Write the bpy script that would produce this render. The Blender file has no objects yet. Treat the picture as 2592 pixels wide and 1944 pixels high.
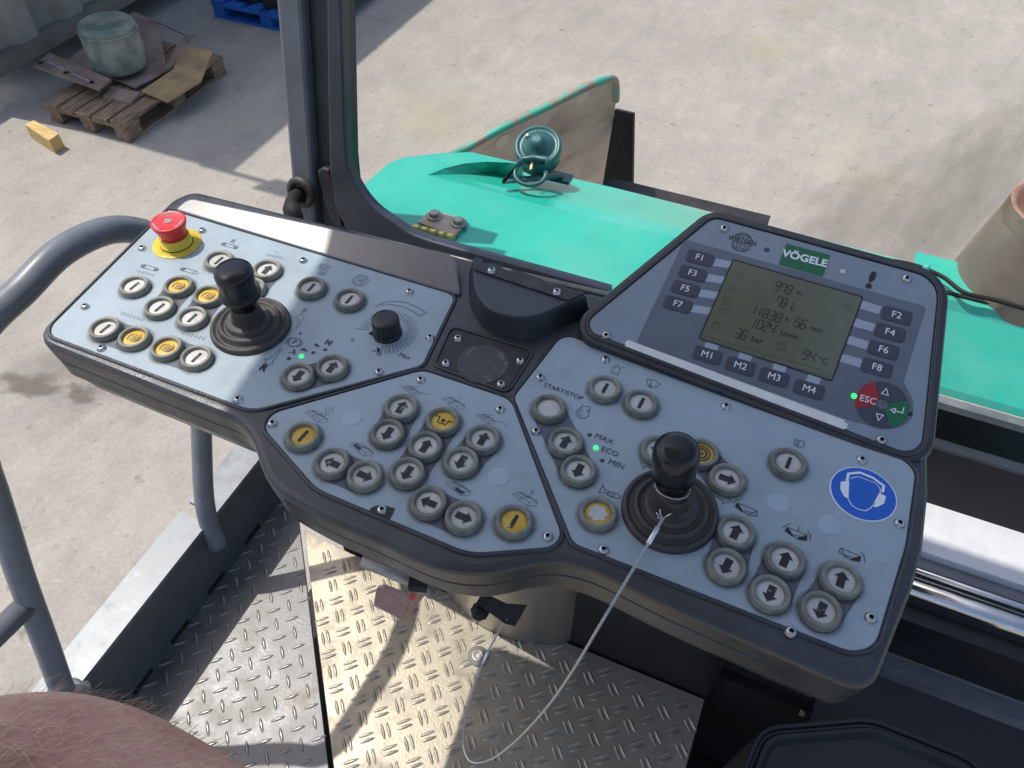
import bpy, bmesh, math, random
from mathutils import Vector, Matrix
random.seed(7)
sc = bpy.context.scene
col = sc.collection
R = math.radians
# ------------------------------------------------------------------ camera, world, sun, exposure
PXW, PXH, FPX = 2592.0, 1944.0, 1960.0
PITCH, YAW, CAMZ = R(48.9), R(23.4), 3.0
cam_d = bpy.data.cameras.new('camera')
cam_d.sensor_width = 36.0
cam_d.lens = 36.0 * FPX / PXW
cam_d.clip_start, cam_d.clip_end = 0.02, 400
cam = bpy.data.objects.new('camera', cam_d)
cam.location = (0, 0, CAMZ)
cam.rotation_euler = (R(90) - PITCH, 0, YAW)
col.objects.link(cam)
sc.camera = cam
SUN_EL, SUN_AZ = 63.5, 7.0      # light travels towards +X, turned a little towards -Y
w = bpy.data.worlds.new('World'); sc.world = w; w.use_nodes = True
nt = w.node_tree
sky = nt.nodes.new('ShaderNodeTexSky'); sky.sky_type = 'NISHITA'; sky.sun_disc = False
sky.sun_elevation = R(SUN_EL); sky.sun_rotation = R(-90 + SUN_AZ); sky.altitude = 50
sky.air_density = 0.8; sky.dust_density = 2.2; sky.ozone_density = 0.6
bg = nt.nodes['Background']; bg.inputs['Strength'].default_value = 0.15
nt.links.new(sky.outputs[0], bg.inputs[0])
sl = bpy.data.lights.new('sun', 'SUN'); sl.energy = 2.65; sl.angle = R(0.53); sl.color = (1.0, 0.955, 0.88)
so = bpy.data.objects.new('sun', sl); so.rotation_euler = (0, -R(90 - SUN_EL), -R(SUN_AZ)); so.location = (-5, 0, 10)
col.objects.link(so)
sc.view_settings.view_transform = 'Standard'; sc.view_settings.look = 'None'
sc.view_settings.gamma = 1.0; sc.view_settings.use_curve_mapping = False
sc.view_settings.exposure = 0.53

# ------------------------------------------------------------------ measured-photo helpers
HD = Vector((-math.sin(YAW), math.cos(YAW), 0)); RT = Vector((math.cos(YAW), math.sin(YAW), 0))
FW = HD * math.cos(PITCH) + Vector((0, 0, -math.sin(PITCH))); UP = RT.cross(FW)
CAM = Vector((0, 0, CAMZ))
def ray(p): return FW + RT * ((p[0] - PXW / 2) / FPX) - UP * ((p[1] - PXH / 2) / FPX)
def P(p, z):
    r = ray(p); return CAM + r * ((z - CAMZ) / r.z)
def proj(v):
    d = Vector(v) - CAM; k = d.dot(FW)
    return (PXW / 2 + FPX * d.dot(RT) / k, PXH / 2 - FPX * d.dot(UP) / k) if k > .01 else (-9e9, -9e9)
def reg(ox, oy, s): return lambda x, y: (ox + x / s, oy + y / s)
r1 = reg(100, 480, 3.318); r2 = reg(600, 580, 3.318); r3 = reg(620, 900, 2.6333); r4 = reg(1300, 840, 2.963)
r5 = reg(1460, 540, 2.3042); r6 = reg(1700, 1100, 2.44); rf = reg(0, 0, 1 / 1.1718)
rj = reg(500, 620, 5.53); rc = reg(1120, 560, 4.88); rg = reg(750, 1300, 2.011); rh = reg(880, 160, 2.048)
rp = reg(650, 0, 2.766); ra = reg(0, 0, 3.072); rl = reg(0, 1080, 1.92); re = reg(360, 510, 5.53)
ZC = 2.455            # height of the console's face plates
ZF = 1.60             # height of the platform floor
class Frame:
    def __init__(s, o, ex, ey):
        s.o = Vector(o); s.ex = Vector(ex).normalized(); s.ez = s.ex.cross(Vector(ey)).normalized(); s.ey = s.ez.cross(s.ex)
    def p(s, u, v, w=0): return s.o + s.ex * u + s.ey * v + s.ez * w
    def uv(s, px, w=0):
        r = ray(px); o = s.o + s.ez * w
        q = CAM + r * ((o - CAM).dot(s.ez) / r.dot(s.ez)) - s.o
        return (q.dot(s.ex), q.dot(s.ey))
K = Frame((0, 0, ZC), (1, 0, 0), (0, 1, 0))
td = R(20)
DS = Frame((0, .497, ZC + .004), (1, 0, 0), (0, math.cos(td), math.sin(td)))

# ------------------------------------------------------------------ materials
def lin(c): return tuple((x / 255 / 12.92 if x / 255 <= .04045 else ((x / 255 + .055) / 1.055) ** 2.4) for x in c) + (1,)
def mat(name, c, rough=.5, metal=0, var=0, vs=20, c2=None, bump=0, bs=80, spec=.5, vlo=.4, vhi=.6, rvar=0, detail=6, emit=0, coat=0, stretch=None, dirt=(), orand=0):
    m = bpy.data.materials.new(name); m.use_nodes = True
    t = m.node_tree; b = t.nodes['Principled BSDF']; L = t.links
    b.inputs['Roughness'].default_value = rough; b.inputs['Metallic'].default_value = metal
    b.inputs['Specular IOR Level'].default_value = spec
    if coat: b.inputs['Coat Weight'].default_value = coat; b.inputs['Coat Roughness'].default_value = .15
    base = lin(c); b.inputs['Base Color'].default_value = base
    tc = t.nodes.new('ShaderNodeTexCoord'); src = tc.outputs['Object']
    if stretch:
        mp = t.nodes.new('ShaderNodeMapping'); mp.inputs['Scale'].default_value = stretch
        L.new(src, mp.inputs[0]); src = mp.outputs[0]
    if var or c2:
        n = t.nodes.new('ShaderNodeTexNoise'); n.inputs['Scale'].default_value = vs; n.inputs['Detail'].default_value = detail
        n.inputs['Roughness'].default_value = .65
        L.new(src, n.inputs['Vector'])
        rp_ = t.nodes.new('ShaderNodeValToRGB'); rp_.color_ramp.elements[0].position = vlo; rp_.color_ramp.elements[1].position = vhi
        if c2: rp_.color_ramp.elements[0].color = base; rp_.color_ramp.elements[1].color = lin(c2)
        else:
            rp_.color_ramp.elements[0].color = tuple(x * (1 - var) for x in base[:3]) + (1,)
            rp_.color_ramp.elements[1].color = tuple(min(1, x * (1 + var)) for x in base[:3]) + (1,)
        L.new(n.outputs['Fac'], rp_.inputs[0]); L.new(rp_.outputs[0], b.inputs['Base Color'])
        if rvar:
            mr = t.nodes.new('ShaderNodeMapRange'); mr.inputs['From Min'].default_value = .3; mr.inputs['From Max'].default_value = .7
            mr.inputs['To Min'].default_value = max(.02, rough - rvar); mr.inputs['To Max'].default_value = min(1, rough + rvar)
            L.new(n.outputs['Fac'], mr.inputs[0]); L.new(mr.outputs[0], b.inputs['Roughness'])
    for dc, dsc, dlo, dhi, damt, dst in dirt:                       # layers of dust, stains, scratches
        mp = t.nodes.new('ShaderNodeMapping'); mp.inputs['Scale'].default_value = dst[:3]; mp.inputs['Rotation'].default_value = (0, 0, dst[3]); mp.inputs['Location'].default_value = (dsc * .37, dlo * 9, 0)
        L.new(tc.outputs['Object'], mp.inputs[0])
        dn = t.nodes.new('ShaderNodeTexNoise'); dn.inputs['Scale'].default_value = dsc; dn.inputs['Detail'].default_value = 8; dn.inputs['Roughness'].default_value = .7
        L.new(mp.outputs[0], dn.inputs['Vector'])
        mr = t.nodes.new('ShaderNodeMapRange'); mr.inputs['From Min'].default_value = dlo; mr.inputs['From Max'].default_value = dhi; mr.inputs['To Max'].default_value = damt
        L.new(dn.outputs['Fac'], mr.inputs[0])
        mx = t.nodes.new('ShaderNodeMix'); mx.data_type = 'RGBA'; L.new(mr.outputs[0], mx.inputs[0])
        lk = [l for l in L if l.to_socket == b.inputs['Base Color']]
        if lk: L.new(lk[0].from_socket, mx.inputs[6])
        else: mx.inputs[6].default_value = base
        mx.inputs[7].default_value = lin(dc); L.new(mx.outputs[2], b.inputs['Base Color'])
    if orand:
        oi = t.nodes.new('ShaderNodeObjectInfo'); mr = t.nodes.new('ShaderNodeMapRange'); mr.inputs['To Min'].default_value = 1 - orand; mr.inputs['To Max'].default_value = 1 + orand * .4
        L.new(oi.outputs['Random'], mr.inputs[0]); hs = t.nodes.new('ShaderNodeHueSaturation'); L.new(mr.outputs[0], hs.inputs['Value'])
        lk = [l for l in L if l.to_socket == b.inputs['Base Color']]
        if lk: L.new(lk[0].from_socket, hs.inputs['Color'])
        else: hs.inputs['Color'].default_value = base
        L.new(hs.outputs[0], b.inputs['Base Color'])
        for mpn in [x for x in t.nodes if x.type == 'MAPPING']:
            cx = t.nodes.new('ShaderNodeCombineXYZ'); ml = t.nodes.new('ShaderNodeMath'); ml.operation = 'MULTIPLY'; ml.inputs[1].default_value = 13.7
            L.new(oi.outputs['Random'], ml.inputs[0]); L.new(ml.outputs[0], cx.inputs[0]); L.new(ml.outputs[0], cx.inputs[2]); L.new(cx.outputs[0], mpn.inputs['Location'])
    if bump:
        n2 = t.nodes.new('ShaderNodeTexNoise'); n2.inputs['Scale'].default_value = bs; n2.inputs['Detail'].default_value = 4
        L.new(src, n2.inputs['Vector'])
        bp = t.nodes.new('ShaderNodeBump'); bp.inputs['Strength'].default_value = bump; bp.inputs['Distance'].default_value = .002
        L.new(n2.outputs['Fac'], bp.inputs['Height']); L.new(bp.outputs[0], b.inputs['Normal'])
    if emit:
        b.inputs['Emission Color'].default_value = base; b.inputs['Emission Strength'].default_value = emit
    return m
M = {}
ISO = (1, 1, 1, 0)
PD = [((116, 116, 106), 9, .52, .74, .38, ISO), ((72, 74, 76), 60, .70, .74, .55, (1, .06, 1, .6)), ((80, 84, 88), 55, .705, .74, .5, (.07, 1, 1, -.4)), ((60, 60, 58), 130, .70, .75, .7, ISO), ((196, 206, 212), 45, .70, .75, .5, (.10, 1, 1, .9))]
M['plate'] = mat('panel_foil', (150, 164, 171), .40, var=.06, vs=14, rvar=.12, vlo=.35, vhi=.65, bump=.06, bs=250, dirt=PD)
M['plate2'] = mat('display_foil', (126, 138, 148), .40, var=.05, vs=14, rvar=.08, dirt=PD[:4])
M['plate3'] = mat('display_foil_dark', (92, 101, 111), .42, var=.05, vs=18)
M['plate4'] = mat('display_foil_light', (150, 160, 172), .42)
M['frame'] = mat('black_plastic', (37, 40, 45), .35, spec=.7, var=.25, vs=26, rvar=.13, bump=.25, bs=900, dirt=[((78, 76, 72), 12, .56, .78, .45, ISO), ((96, 94, 90), 70, .69, .74, .6, (1, .08, 1, .3)), ((100, 98, 94), 160, .70, .75, .6, ISO)])
M['frame_worn'] = mat('worn_black_plastic', (40, 42, 46), .5, c2=(78, 76, 72), vs=22, vlo=.56, vhi=.74, bump=.2, bs=500)
M['pad'] = mat('grained_pad', (66, 70, 76), .31, var=.10, vs=60, bump=.10, bs=900, spec=1.0)
M['blackplate'] = mat('black_steel_plate', (38, 36, 38), .5, var=.3, vs=50, bump=.15, bs=300)
M['sticker_worn'] = mat('worn_round_sticker', (62, 60, 62), .5, c2=(112, 110, 110), vs=110, vlo=.55, vhi=.72)
M['collar'] = mat('collar_plastic', (124, 125, 114), .5, var=.12, vs=60, bump=.1, bs=400, dirt=[((58, 56, 50), 90, .52, .70, .6, ISO)], orand=.16)
M['cap'] = mat('white_cap', (194, 193, 188), .42, var=.08, vs=160, vlo=.3, vhi=.6, dirt=[((128, 122, 110), 140, .55, .75, .6, ISO), ((150, 140, 120), 40, .45, .75, .45, ISO)], orand=.14)
M['capy'] = mat('yellow_cap', (206, 162, 40), .45, c2=(220, 184, 76), vs=120, dirt=[((132, 104, 50), 120, .55, .75, .6, ISO)], orand=.12)
M['ink'] = mat('black_ink', (24, 26, 30), .5)
M['inkw'] = mat('worn_black_ink', (24, 26, 30), .5, dirt=[((170, 170, 166), 150, .60, .66, .8, ISO)], orand=.2)
M['inkg'] = mat('faded_ink', (92, 102, 112), .5)
M['inkb'] = mat('symbol_ink', (44, 52, 66), .5)
M['pill'] = mat('pill_foil', (88, 93, 104), .45, var=.08, vs=40)
M['screw'] = mat('stainless_screw', (190, 190, 188), .25, 1, var=.15, vs=200)
M['hexhole'] = mat('hex_hole', (12, 12, 12), .7)
M['rubber'] = mat('rubber_boot', (60, 56, 52), .55, var=.2, vs=60, bump=.1, bs=500)
M['gloss'] = mat('glossy_black_knob', (14, 15, 19), .22, var=.2, vs=30, rvar=.05, dirt=[((60, 60, 62), 60, .66, .74, .4, ISO)])
M['knob'] = mat('satin_black_knob', (26, 28, 32), .38, var=.15, vs=90)
M['red'] = mat('red_plastic', (206, 40, 46), .4, var=.08, vs=80)
M['yel'] = mat('yellow_plastic', (214, 186, 50), .45, var=.08, vs=80)
M['greydot'] = mat('grey_plastic', (140, 132, 128), .5)
M['key'] = mat('key_foil', (58, 62, 74), .42, var=.06, vs=60)
M['white'] = mat('white_print', (226, 228, 230), .45)
M['lcd'] = mat('lcd_glass', (90, 94, 76), .16, var=.06, vs=12, spec=.6)
M['lcdink'] = mat('lcd_segments', (46, 51, 41), .2)
M['lcdfaint'] = mat('lcd_faint_segments', (74, 78, 62), .2)
M['tape'] = mat('masking_tape', (214, 213, 206), .6, var=.06, vs=60)
M['vgreen'] = mat('green_print', (14, 98, 62), .45)
M['esc'] = mat('red_print', (150, 26, 38), .42)
M['blue'] = mat('blue_sign', (14, 92, 184), .36, dirt=[((150, 176, 204), 70, .69, .73, .6, (.08, 1, 1, .4)), ((170, 190, 210), 110, .71, .75, .7, ISO)])
M['led'] = mat('green_led', (30, 255, 90), .3, emit=2.5)
M['ledoff'] = mat('dark_led', (58, 62, 68), .4)
M['plug'] = mat('blank_plug', (158, 173, 181), .4)
M['hood'] = mat('turquoise_paint', (38, 170, 147), .32, var=.06, vs=5, rvar=.1, coat=.4, dirt=[((142, 176, 158), 3.5, .48, .76, .35, ISO), ((70, 80, 72), 60, .715, .75, .7, ISO), ((176, 196, 184), 30, .70, .74, .5, (.1, 1, 1, .3)), ((120, 128, 112), 14, .60, .78, .4, (1, .35, 1, .1))])
M['hoodrust'] = mat('chipped_turquoise_paint', (60, 160, 134), .5, c2=(140, 124, 108), vs=14, vlo=.43, vhi=.53, bump=.4, bs=120)
M['teal'] = mat('teal_cast_paint', (44, 92, 92), .35, var=.12, vs=60)
M['rustsheet'] = mat('scoured_steel_sheet', (178, 168, 154), .55, .1, c2=(136, 116, 100), vs=4, vlo=.5, vhi=.78, rvar=.12, detail=9, dirt=[((184, 186, 184), 12, .58, .72, .5, (1, 3, .5, .5)), ((92, 70, 56), 9, .6, .74, .6, (1, 3, .5, .5))])
M['steel'] = mat('plain_steel', (162, 156, 148), .42, .45, var=.15, vs=40)
M['brass'] = mat('yellow_passivated_steel', (222, 206, 128), .34, .5)
M['galv'] = mat('galvanised_steel', (104, 108, 112), .45, .3, c2=(124, 128, 131), vs=28, vlo=.4, vhi=.6, rvar=.1, dirt=[((116, 96, 74), 9, .62, .74, .6, ISO), ((150, 154, 156), 16, .6, .7, .4, ISO)])
M['galvd'] = mat('galvanised_tread_plate', (98, 99, 102), .48, .3, c2=(124, 122, 118), vs=22, vlo=.35, vhi=.65, rvar=.12, bump=.15, bs=200, dirt=[((112, 104, 88), 7, .58, .68, .7, ISO), ((60, 58, 56), 26, .64, .74, .6, ISO), ((104, 84, 84), 4, .55, .75, .35, ISO)])
M['alu'] = mat('aluminium_tread_plate', (158, 150, 132), .42, .4, c2=(130, 124, 112), vs=16, vlo=.45, vhi=.7, rvar=.1, bump=.15, bs=200, dirt=[((78, 72, 64), 10, .58, .72, .6, ISO), ((44, 42, 40), 50, .68, .75, .8, ISO)])
M['railpaint'] = mat('grey_rail_paint', (106, 111, 118), .36, var=.08, vs=30, rvar=.08, dirt=[((134, 132, 126), 12, .58, .8, .35, ISO), ((60, 60, 62), 80, .69, .75, .6, ISO)])
M['toe'] = mat('dull_dark_steel', (84, 88, 93), .5, .2, var=.1, vs=14, dirt=[((60, 56, 52), 8, .55, .75, .5, ISO)])
M['post'] = mat('sky_lit_grey_paint', (92, 97, 105), .4, var=.1, vs=18, rvar=.08, dirt=[((126, 124, 118), 9, .55, .8, .4, ISO), ((150, 150, 146), 120, .70, .75, .6, ISO)])  # lighter than the pillar paint: sky light on the post put into its colour
M['pillar'] = mat('dark_grey_paint', (50, 56, 66), .4, var=.1, vs=18, rvar=.08)
M['pillar2'] = mat('greenish_black_paint', (34, 44, 44), .45, var=.2, vs=20)
M['stainless'] = mat('brushed_stainless', (176, 168, 158), .34, .8, var=.06, vs=30, stretch=(1, 1, .1), rvar=.06)
M['navy'] = mat('navy_black_sheet', (20, 22, 28), .45, var=.2, vs=14, dirt=[((58, 54, 50), 8, .56, .8, .5, ISO)])
M['black'] = mat('black_rubber', (16, 16, 17), .7, var=.3, vs=30)
M['chrome'] = mat('chrome_rod', (200, 200, 198), .16, 1, var=.1, vs=20)
M['offwhite'] = mat('light_grey_sheet', (206, 208, 210), .35, var=.05, vs=30)
M['brownrust'] = mat('oily_rusty_channel', (50, 42, 38), .5, c2=(30, 28, 28), vs=12)
M['exh'] = mat('heat_tinted_steel', (136, 124, 112), .5, .25, var=.1, vs=10, dirt=[((104, 88, 76), 6, .5, .75, .6, (1, 1, .3, 0))])
M['exhrust'] = mat('rusty_pipe_mouth', (136, 92, 70), .75, c2=(168, 136, 116), vs=24)
M['exhband'] = mat('heat_browned_steel', (112, 88, 78), .5, .4, c2=(150, 138, 120), vs=16)
M['wood'] = mat('weathered_wood', (146, 122, 98), .8, c2=(104, 86, 70), vs=7, stretch=(6, 1, 6), bump=.4, bs=60)
M['wood2'] = mat('fresh_timber', (208, 178, 116), .75, c2=(184, 150, 92), vs=9, stretch=(1, 6, 6))
M['rustplate'] = mat('rusty_brown_steel', (150, 132, 119), .6, .1, c2=(112, 94, 82), vs=5, vlo=.4, vhi=.65, bump=.2, bs=60)
M['ochre'] = mat('ochre_rust_steel', (176, 148, 102), .65, .1, c2=(136, 114, 90), vs=6, vlo=.4, vhi=.65, bump=.2, bs=60)
M['chalk'] = mat('white_chalk', (196, 198, 220), .8)
M['barrel'] = mat('dirty_green_barrel', (92, 112, 104), .5, c2=(156, 154, 138), vs=5, vlo=.42, vhi=.66)
M['lid'] = mat('pale_green_lid', (142, 162, 152), .5, c2=(112, 136, 128), vs=6, vlo=.45, vhi=.6)
M['bluep'] = mat('blue_pallet', (22, 92, 168), .6, var=.15, vs=6)
M['wall'] = mat('dusty_corrugated_sheet', (150, 147, 134), .55, var=.12, vs=2.5, c2=(122, 118, 106), vlo=.4, vhi=.7)
M['beam'] = mat('dusty_grey_beam', (112, 109, 97), .6, var=.1, vs=3)
M['skin'] = mat('skin', (212, 170, 150), .48, c2=(194, 138, 122), vs=22, vlo=.35, vhi=.7, bump=.5, bs=260, dirt=[((176, 112, 100), 60, .5, .75, .4, ISO)])
M['skin'].node_tree.nodes['Principled BSDF'].inputs['Subsurface Weight'].default_value = .12
M['skin'].node_tree.nodes['Principled BSDF'].inputs['Subsurface Radius'].default_value = (.01, .004, .002)
M['hair'] = mat('blond_hair', (218, 192, 156), .4)
M['cloth'] = mat('navy_cotton', (22, 34, 88), .85, var=.15, vs=200)
M['wire'] = mat('wire_rope', (170, 176, 178), .4, .6, bump=.6, bs=1500)
M['fray'] = mat('bright_wire', (226, 230, 230), .3, .7)
M['slot'] = mat('pale_worn_slot', (190, 184, 172), .7)
M['redtape'] = mat('red_marking', (216, 50, 60), .5)
M['pinkmetal'] = mat('dusty_pink_metal', (168, 140, 134), .4, .5, var=.1, vs=60)

def ground_mat():
    m = bpy.data.materials.new('yard_concrete'); m.use_nodes = True
    t = m.node_tree; b = t.nodes['Principled BSDF']; L = t.links
    b.inputs['Roughness'].default_value = .85
    tc = t.nodes.new('ShaderNodeTexCoord')
    def noise(s, d, stretch=(1, 1, 1), rot=0, ro=.6):
        mp = t.nodes.new('ShaderNodeMapping'); mp.inputs['Scale'].default_value = stretch; mp.inputs['Rotation'].default_value = (0, 0, rot)
        L.new(tc.outputs['Object'], mp.inputs[0])
        n = t.nodes.new('ShaderNodeTexNoise'); n.inputs['Scale'].default_value = s; n.inputs['Detail'].default_value = d; n.inputs['Roughness'].default_value = ro
        L.new(mp.outputs[0], n.inputs['Vector']); return n.outputs['Fac']
    def ramp(f, p0, c0, p1, c1):
        r = t.nodes.new('ShaderNodeValToRGB'); e = r.color_ramp.elements
        e[0].position, e[0].color, e[1].position, e[1].color = p0, c0, p1, c1
        L.new(f, r.inputs[0]); return r.outputs[0]
    def mix(kind, a, bb, f=1.0):
        x = t.nodes.new('ShaderNodeMix'); x.data_type = 'RGBA'; x.blend_type = kind
        x.inputs[0].default_value = f; L.new(a, x.inputs[6]); L.new(bb, x.inputs[7]); return x.outputs[2]
    big = ramp(noise(.7, 7, ro=.62), .32, lin((152, 147, 138)), .68, lin((167, 161, 151)))
    mid = ramp(noise(2.6, 9, (1, .7, 1), .5, .68), .34, (.92, .92, .925, 1), .64, (1.04, 1.04, 1.03, 1))
    streak = ramp(noise(5, 9, (1.2, .4, 1), .25, .72), .34, (.90, .90, .905, 1), .66, (1.07, 1.065, 1.055, 1))
    streak2 = ramp(noise(8, 9, (.8, 1.1, 1), -.35, .78), .32, (.93, .93, .93, 1), .68, (1.05, 1.05, 1.05, 1))
    spots = ramp(noise(14, 4, ro=.55), .27, (.66, .64, .62, 1), .36, (1, 1, 1, 1))
    white = ramp(noise(15, 8, (.5, 1.6, 1), -.3, .75), .62, (0, 0, 0, 1), .74, (.16, .155, .145, 1))
    fine = ramp(noise(40, 9, (1, 1.3, 1), .6, .8), .3, (.80, .80, .80, 1), .7, (1.15, 1.145, 1.13, 1))
    rust = ramp(noise(.55, 4, (1, 1, 1), 1.0), .60, (1, 1, 1, 1), .76, (1.10, 1.0, .86, 1))
    c = mix('MULTIPLY', big, mid); c = mix('MULTIPLY', c, streak); c = mix('MULTIPLY', c, streak2); c = mix('MULTIPLY', c, spots); c = mix('MULTIPLY', c, fine)
    c = mix('MULTIPLY', c, rust); c = mix('ADD', c, white)
    L.new(c, b.inputs['Base Color'])
    bp = t.nodes.new('ShaderNodeBump'); bp.inputs['Strength'].default_value = .35; bp.inputs['Distance'].default_value = .01
    L.new(noise(40, 6), bp.inputs['Height']); L.new(bp.outputs[0], b.inputs['Normal'])
    return m
M['ground'] = ground_mat()

# ------------------------------------------------------------------ object helpers
WL = {}
def wl(o): return WL.get(o.name, Vector((0, 0, 0)))
def tag(o, label=None, cat=None, group=None, kind=None):
    if label: o['label'] = label
    if cat: o['category'] = cat
    if group: o['group'] = group
    if kind: o['kind'] = kind
    return o
def empty(name, loc, label, cat, group=None):
    o = bpy.data.objects.new(name, None); o.location = loc; o.empty_display_size = .05
    col.objects.link(o); WL[o.name] = Vector(loc)
    return tag(o, label, cat, group)
def obj(name, me, parent=None, loc=None, rot=None):
    """link mesh; coordinates (or loc) are world coordinates"""
    o = bpy.data.objects.new(name, me); col.objects.link(o)
    if loc is not None: o.location = loc
    if rot is not None: o.rotation_euler = rot
    if parent is not None:
        o.parent = parent; o.matrix_parent_inverse = Matrix.Translation(-wl(parent))
    WL[o.name] = Vector(loc) if loc is not None else Vector((0, 0, 0))
    return o
def mk(name, verts, faces, mats, fm=None, smooth=False):
    me = bpy.data.meshes.new(name)
    me.from_pydata([tuple(v) for v in verts], [], faces)
    for m in (mats if isinstance(mats, (list, tuple)) else [mats]): me.materials.append(m)
    if fm:
        for p, i in zip(me.polygons, fm): p.material_index = i
    if smooth:
        for p in me.polygons: p.use_smooth = True
    me.update(); return me
class MB:
    """mesh builder"""
    def __init__(s): s.v = []; s.f = []; s.m = []; s.sm = []
    def add(s, v, f, mi=0, smooth=False):
        o = len(s.v); s.v += [Vector(a) for a in v]
        s.f += [tuple(i + o for i in q) for q in f]; s.m += [mi] * len(f); s.sm += [smooth] * len(f); return s
    def box(s, a, b, mi=0):
        x0, y0, z0 = a; x1, y1, z1 = b
        v = [(x, y, z) for z in (z0, z1) for y in (y0, y1) for x in (x0, x1)]
        return s.add(v, [(0, 2, 3, 1), (4, 5, 7, 6), (0, 1, 5, 4), (1, 3, 7, 5), (3, 2, 6, 7), (2, 0, 4, 6)], mi)
    def loft(s, loops, cap0=False, cap1=True, mi=0, smooth=False, closed=True, capmi=None):
        n = len(loops[0]); v = [p for l in loops for p in l]; f = []
        for i in range(len(loops) - 1):
            for j in range(n if closed else n - 1):
                k = (j + 1) % n; f.append((i * n + j, i * n + k, (i + 1) * n + k, (i + 1) * n + j))
        o = len(s.v); s.add(v, f, mi, smooth)
        cm = mi if capmi is None else capmi
        if cap0: s.f.append(tuple(o + j for j in reversed(range(n)))); s.m.append(cm); s.sm.append(False)
        if cap1: s.f.append(tuple(o + (len(loops) - 1) * n + j for j in range(n))); s.m.append(cm); s.sm.append(False)
        return s
    def tube(s, path, rad, n=12, mi=0, closed=False, caps=True):
        path = [Vector(p) for p in path]; rad = rad if isinstance(rad, (list, tuple)) else [rad] * len(path)
        loops = []; up = None
        for i, p in enumerate(path):
            a = path[max(0, i - 1)]; b = path[min(len(path) - 1, i + 1)]; t = (b - a).normalized()
            if up is None:
                up = Vector((0, 0, 1)) if abs(t.z) < .9 else Vector((1, 0, 0))
            up = (up - t * up.dot(t)).normalized(); sd = t.cross(up)
            loops.append([p + (up * math.cos(q) + sd * math.sin(q)) * rad[i] for q in [2 * math.pi * k / n for k in range(n)]])
        return s.loft(loops, caps, caps, mi, True)
    def lathe(s, prof, o=(0, 0, 0), ax=(0, 0, 1), n=32, mi=0, cap0=False, cap1=True, smooth=True, mis=None):
        o = Vector(o); ez = Vector(ax).normalized(); ex = ez.orthogonal().normalized(); ey = ez.cross(ex)
        loops = [[o + ez * h + (ex * math.cos(2 * math.pi * k / n) + ey * math.sin(2 * math.pi * k / n)) * r for k in range(n)] for r, h in prof]
        st = len(s.f); s.loft(loops, cap0, cap1, mi, smooth)
        if mis:
            for i in range(len(prof) - 1):
                for j in range(n): s.m[st + i * n + j] = mis[i]
            if cap1: s.m[-1] = mis[-1]
        return s
    def build(s, name, mats, parent=None, loc=None, rot=None):
        return obj(name, s.mesh(name, mats), parent, loc, rot)
    def mesh(s, name, mats):
        me = mk(name, s.v, s.f, mats, s.m)
        for p, q in zip(me.polygons, s.sm): p.use_smooth = q
        return me
def fillet(pts, r, n=7):
    out = []; N = len(pts)
    for i in range(N):
        p = Vector(pts[i][:2]); a = Vector(pts[i - 1][:2]); b = Vector(pts[(i + 1) % N][:2])
        rr = r[i] if isinstance(r, (list, tuple)) else r
        da = (a - p); db = (b - p); la, lb = da.length, db.length; da /= la; db /= lb
        c = max(-1, min(1, da.dot(db))); half = math.acos(c) / 2
        if rr <= 0 or half > 1.53: out.append((p.x, p.y)); continue
        t = min(rr / math.tan(half), .48 * la, .48 * lb); rr = t * math.tan(half)
        cen = p + (da + db).normalized() * (rr / math.sin(half))
        s0 = p + da * t - cen; s1 = p + db * t - cen
        a0 = math.atan2(s0.y, s0.x); a1 = math.atan2(s1.y, s1.x); d = (a1 - a0 + math.pi) % (2 * math.pi) - math.pi
        for k in range(n + 1):
            q = a0 + d * k / n; out.append((cen.x + rr * math.cos(q), cen.y + rr * math.sin(q)))
    return ccw(out)
def area(p): return sum(p[i - 1][0] * p[i][1] - p[i][0] * p[i - 1][1] for i in range(len(p))) / 2
def ccw(p): return p if area(p) > 0 else p[::-1]
def catmull(pts, n=5, closed=False):
    out = []; N = len(pts); D = len(pts[0])
    for i in range(N if closed else N - 1):
        g = (lambda k: pts[k % N]) if closed else (lambda k: pts[max(0, min(N - 1, k))])
        a, b, c, d = g(i - 1), g(i), g(i + 1), g(i + 2)
        for k in range(n):
            t = k / n
            out.append(tuple(.5 * (2 * b[m] + (c[m] - a[m]) * t + (2 * a[m] - 5 * b[m] + 4 * c[m] - d[m]) * t * t + (3 * b[m] - a[m] - 3 * c[m] + d[m]) * t ** 3) for m in range(D)))
    if not closed: out.append(tuple(pts[-1]))
    return out
def offset(loop, d):
    out = []; N = len(loop)
    for i in range(N):
        a = Vector(loop[i - 1]); p = Vector(loop[i]); b = Vector(loop[(i + 1) % N])
        t1 = p - a; t2 = b - p
        if t1.length < 1e-9: t1 = t2
        if t2.length < 1e-9: t2 = t1
        t1.normalize(); t2.normalize()
        n1 = Vector((t1.y, -t1.x)); n2 = Vector((t2.y, -t2.x)); n = n1 + n2
        if n.length < 1e-6: n = n1
        n.normalize(); k = d / max(.5, n.dot(n1)); q = p + n * k; out.append((q.x, q.y))
    return out
def slab(fr, loop, prof, mb=None, mi=0, cap0=True, cap1=True, smooth=False):
    """prof: list of (offset, height)"""
    mb = mb or MB()
    return mb.loft([[fr.p(u, v, h) for u, v in offset(loop, o)] for o, h in prof], cap0, cap1, mi, smooth)
def plate(fr, loop, h0, h1, b=.0006, mb=None, mi=0):
    return slab(fr, loop, [(0, h0), (0, h1 - b), (-b * .3, h1 - b * .3), (-b, h1)], mb, mi)
def uvs(fr, pts, w=0): return [fr.uv(p, w) for p in pts]
INKH = .0005
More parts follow.
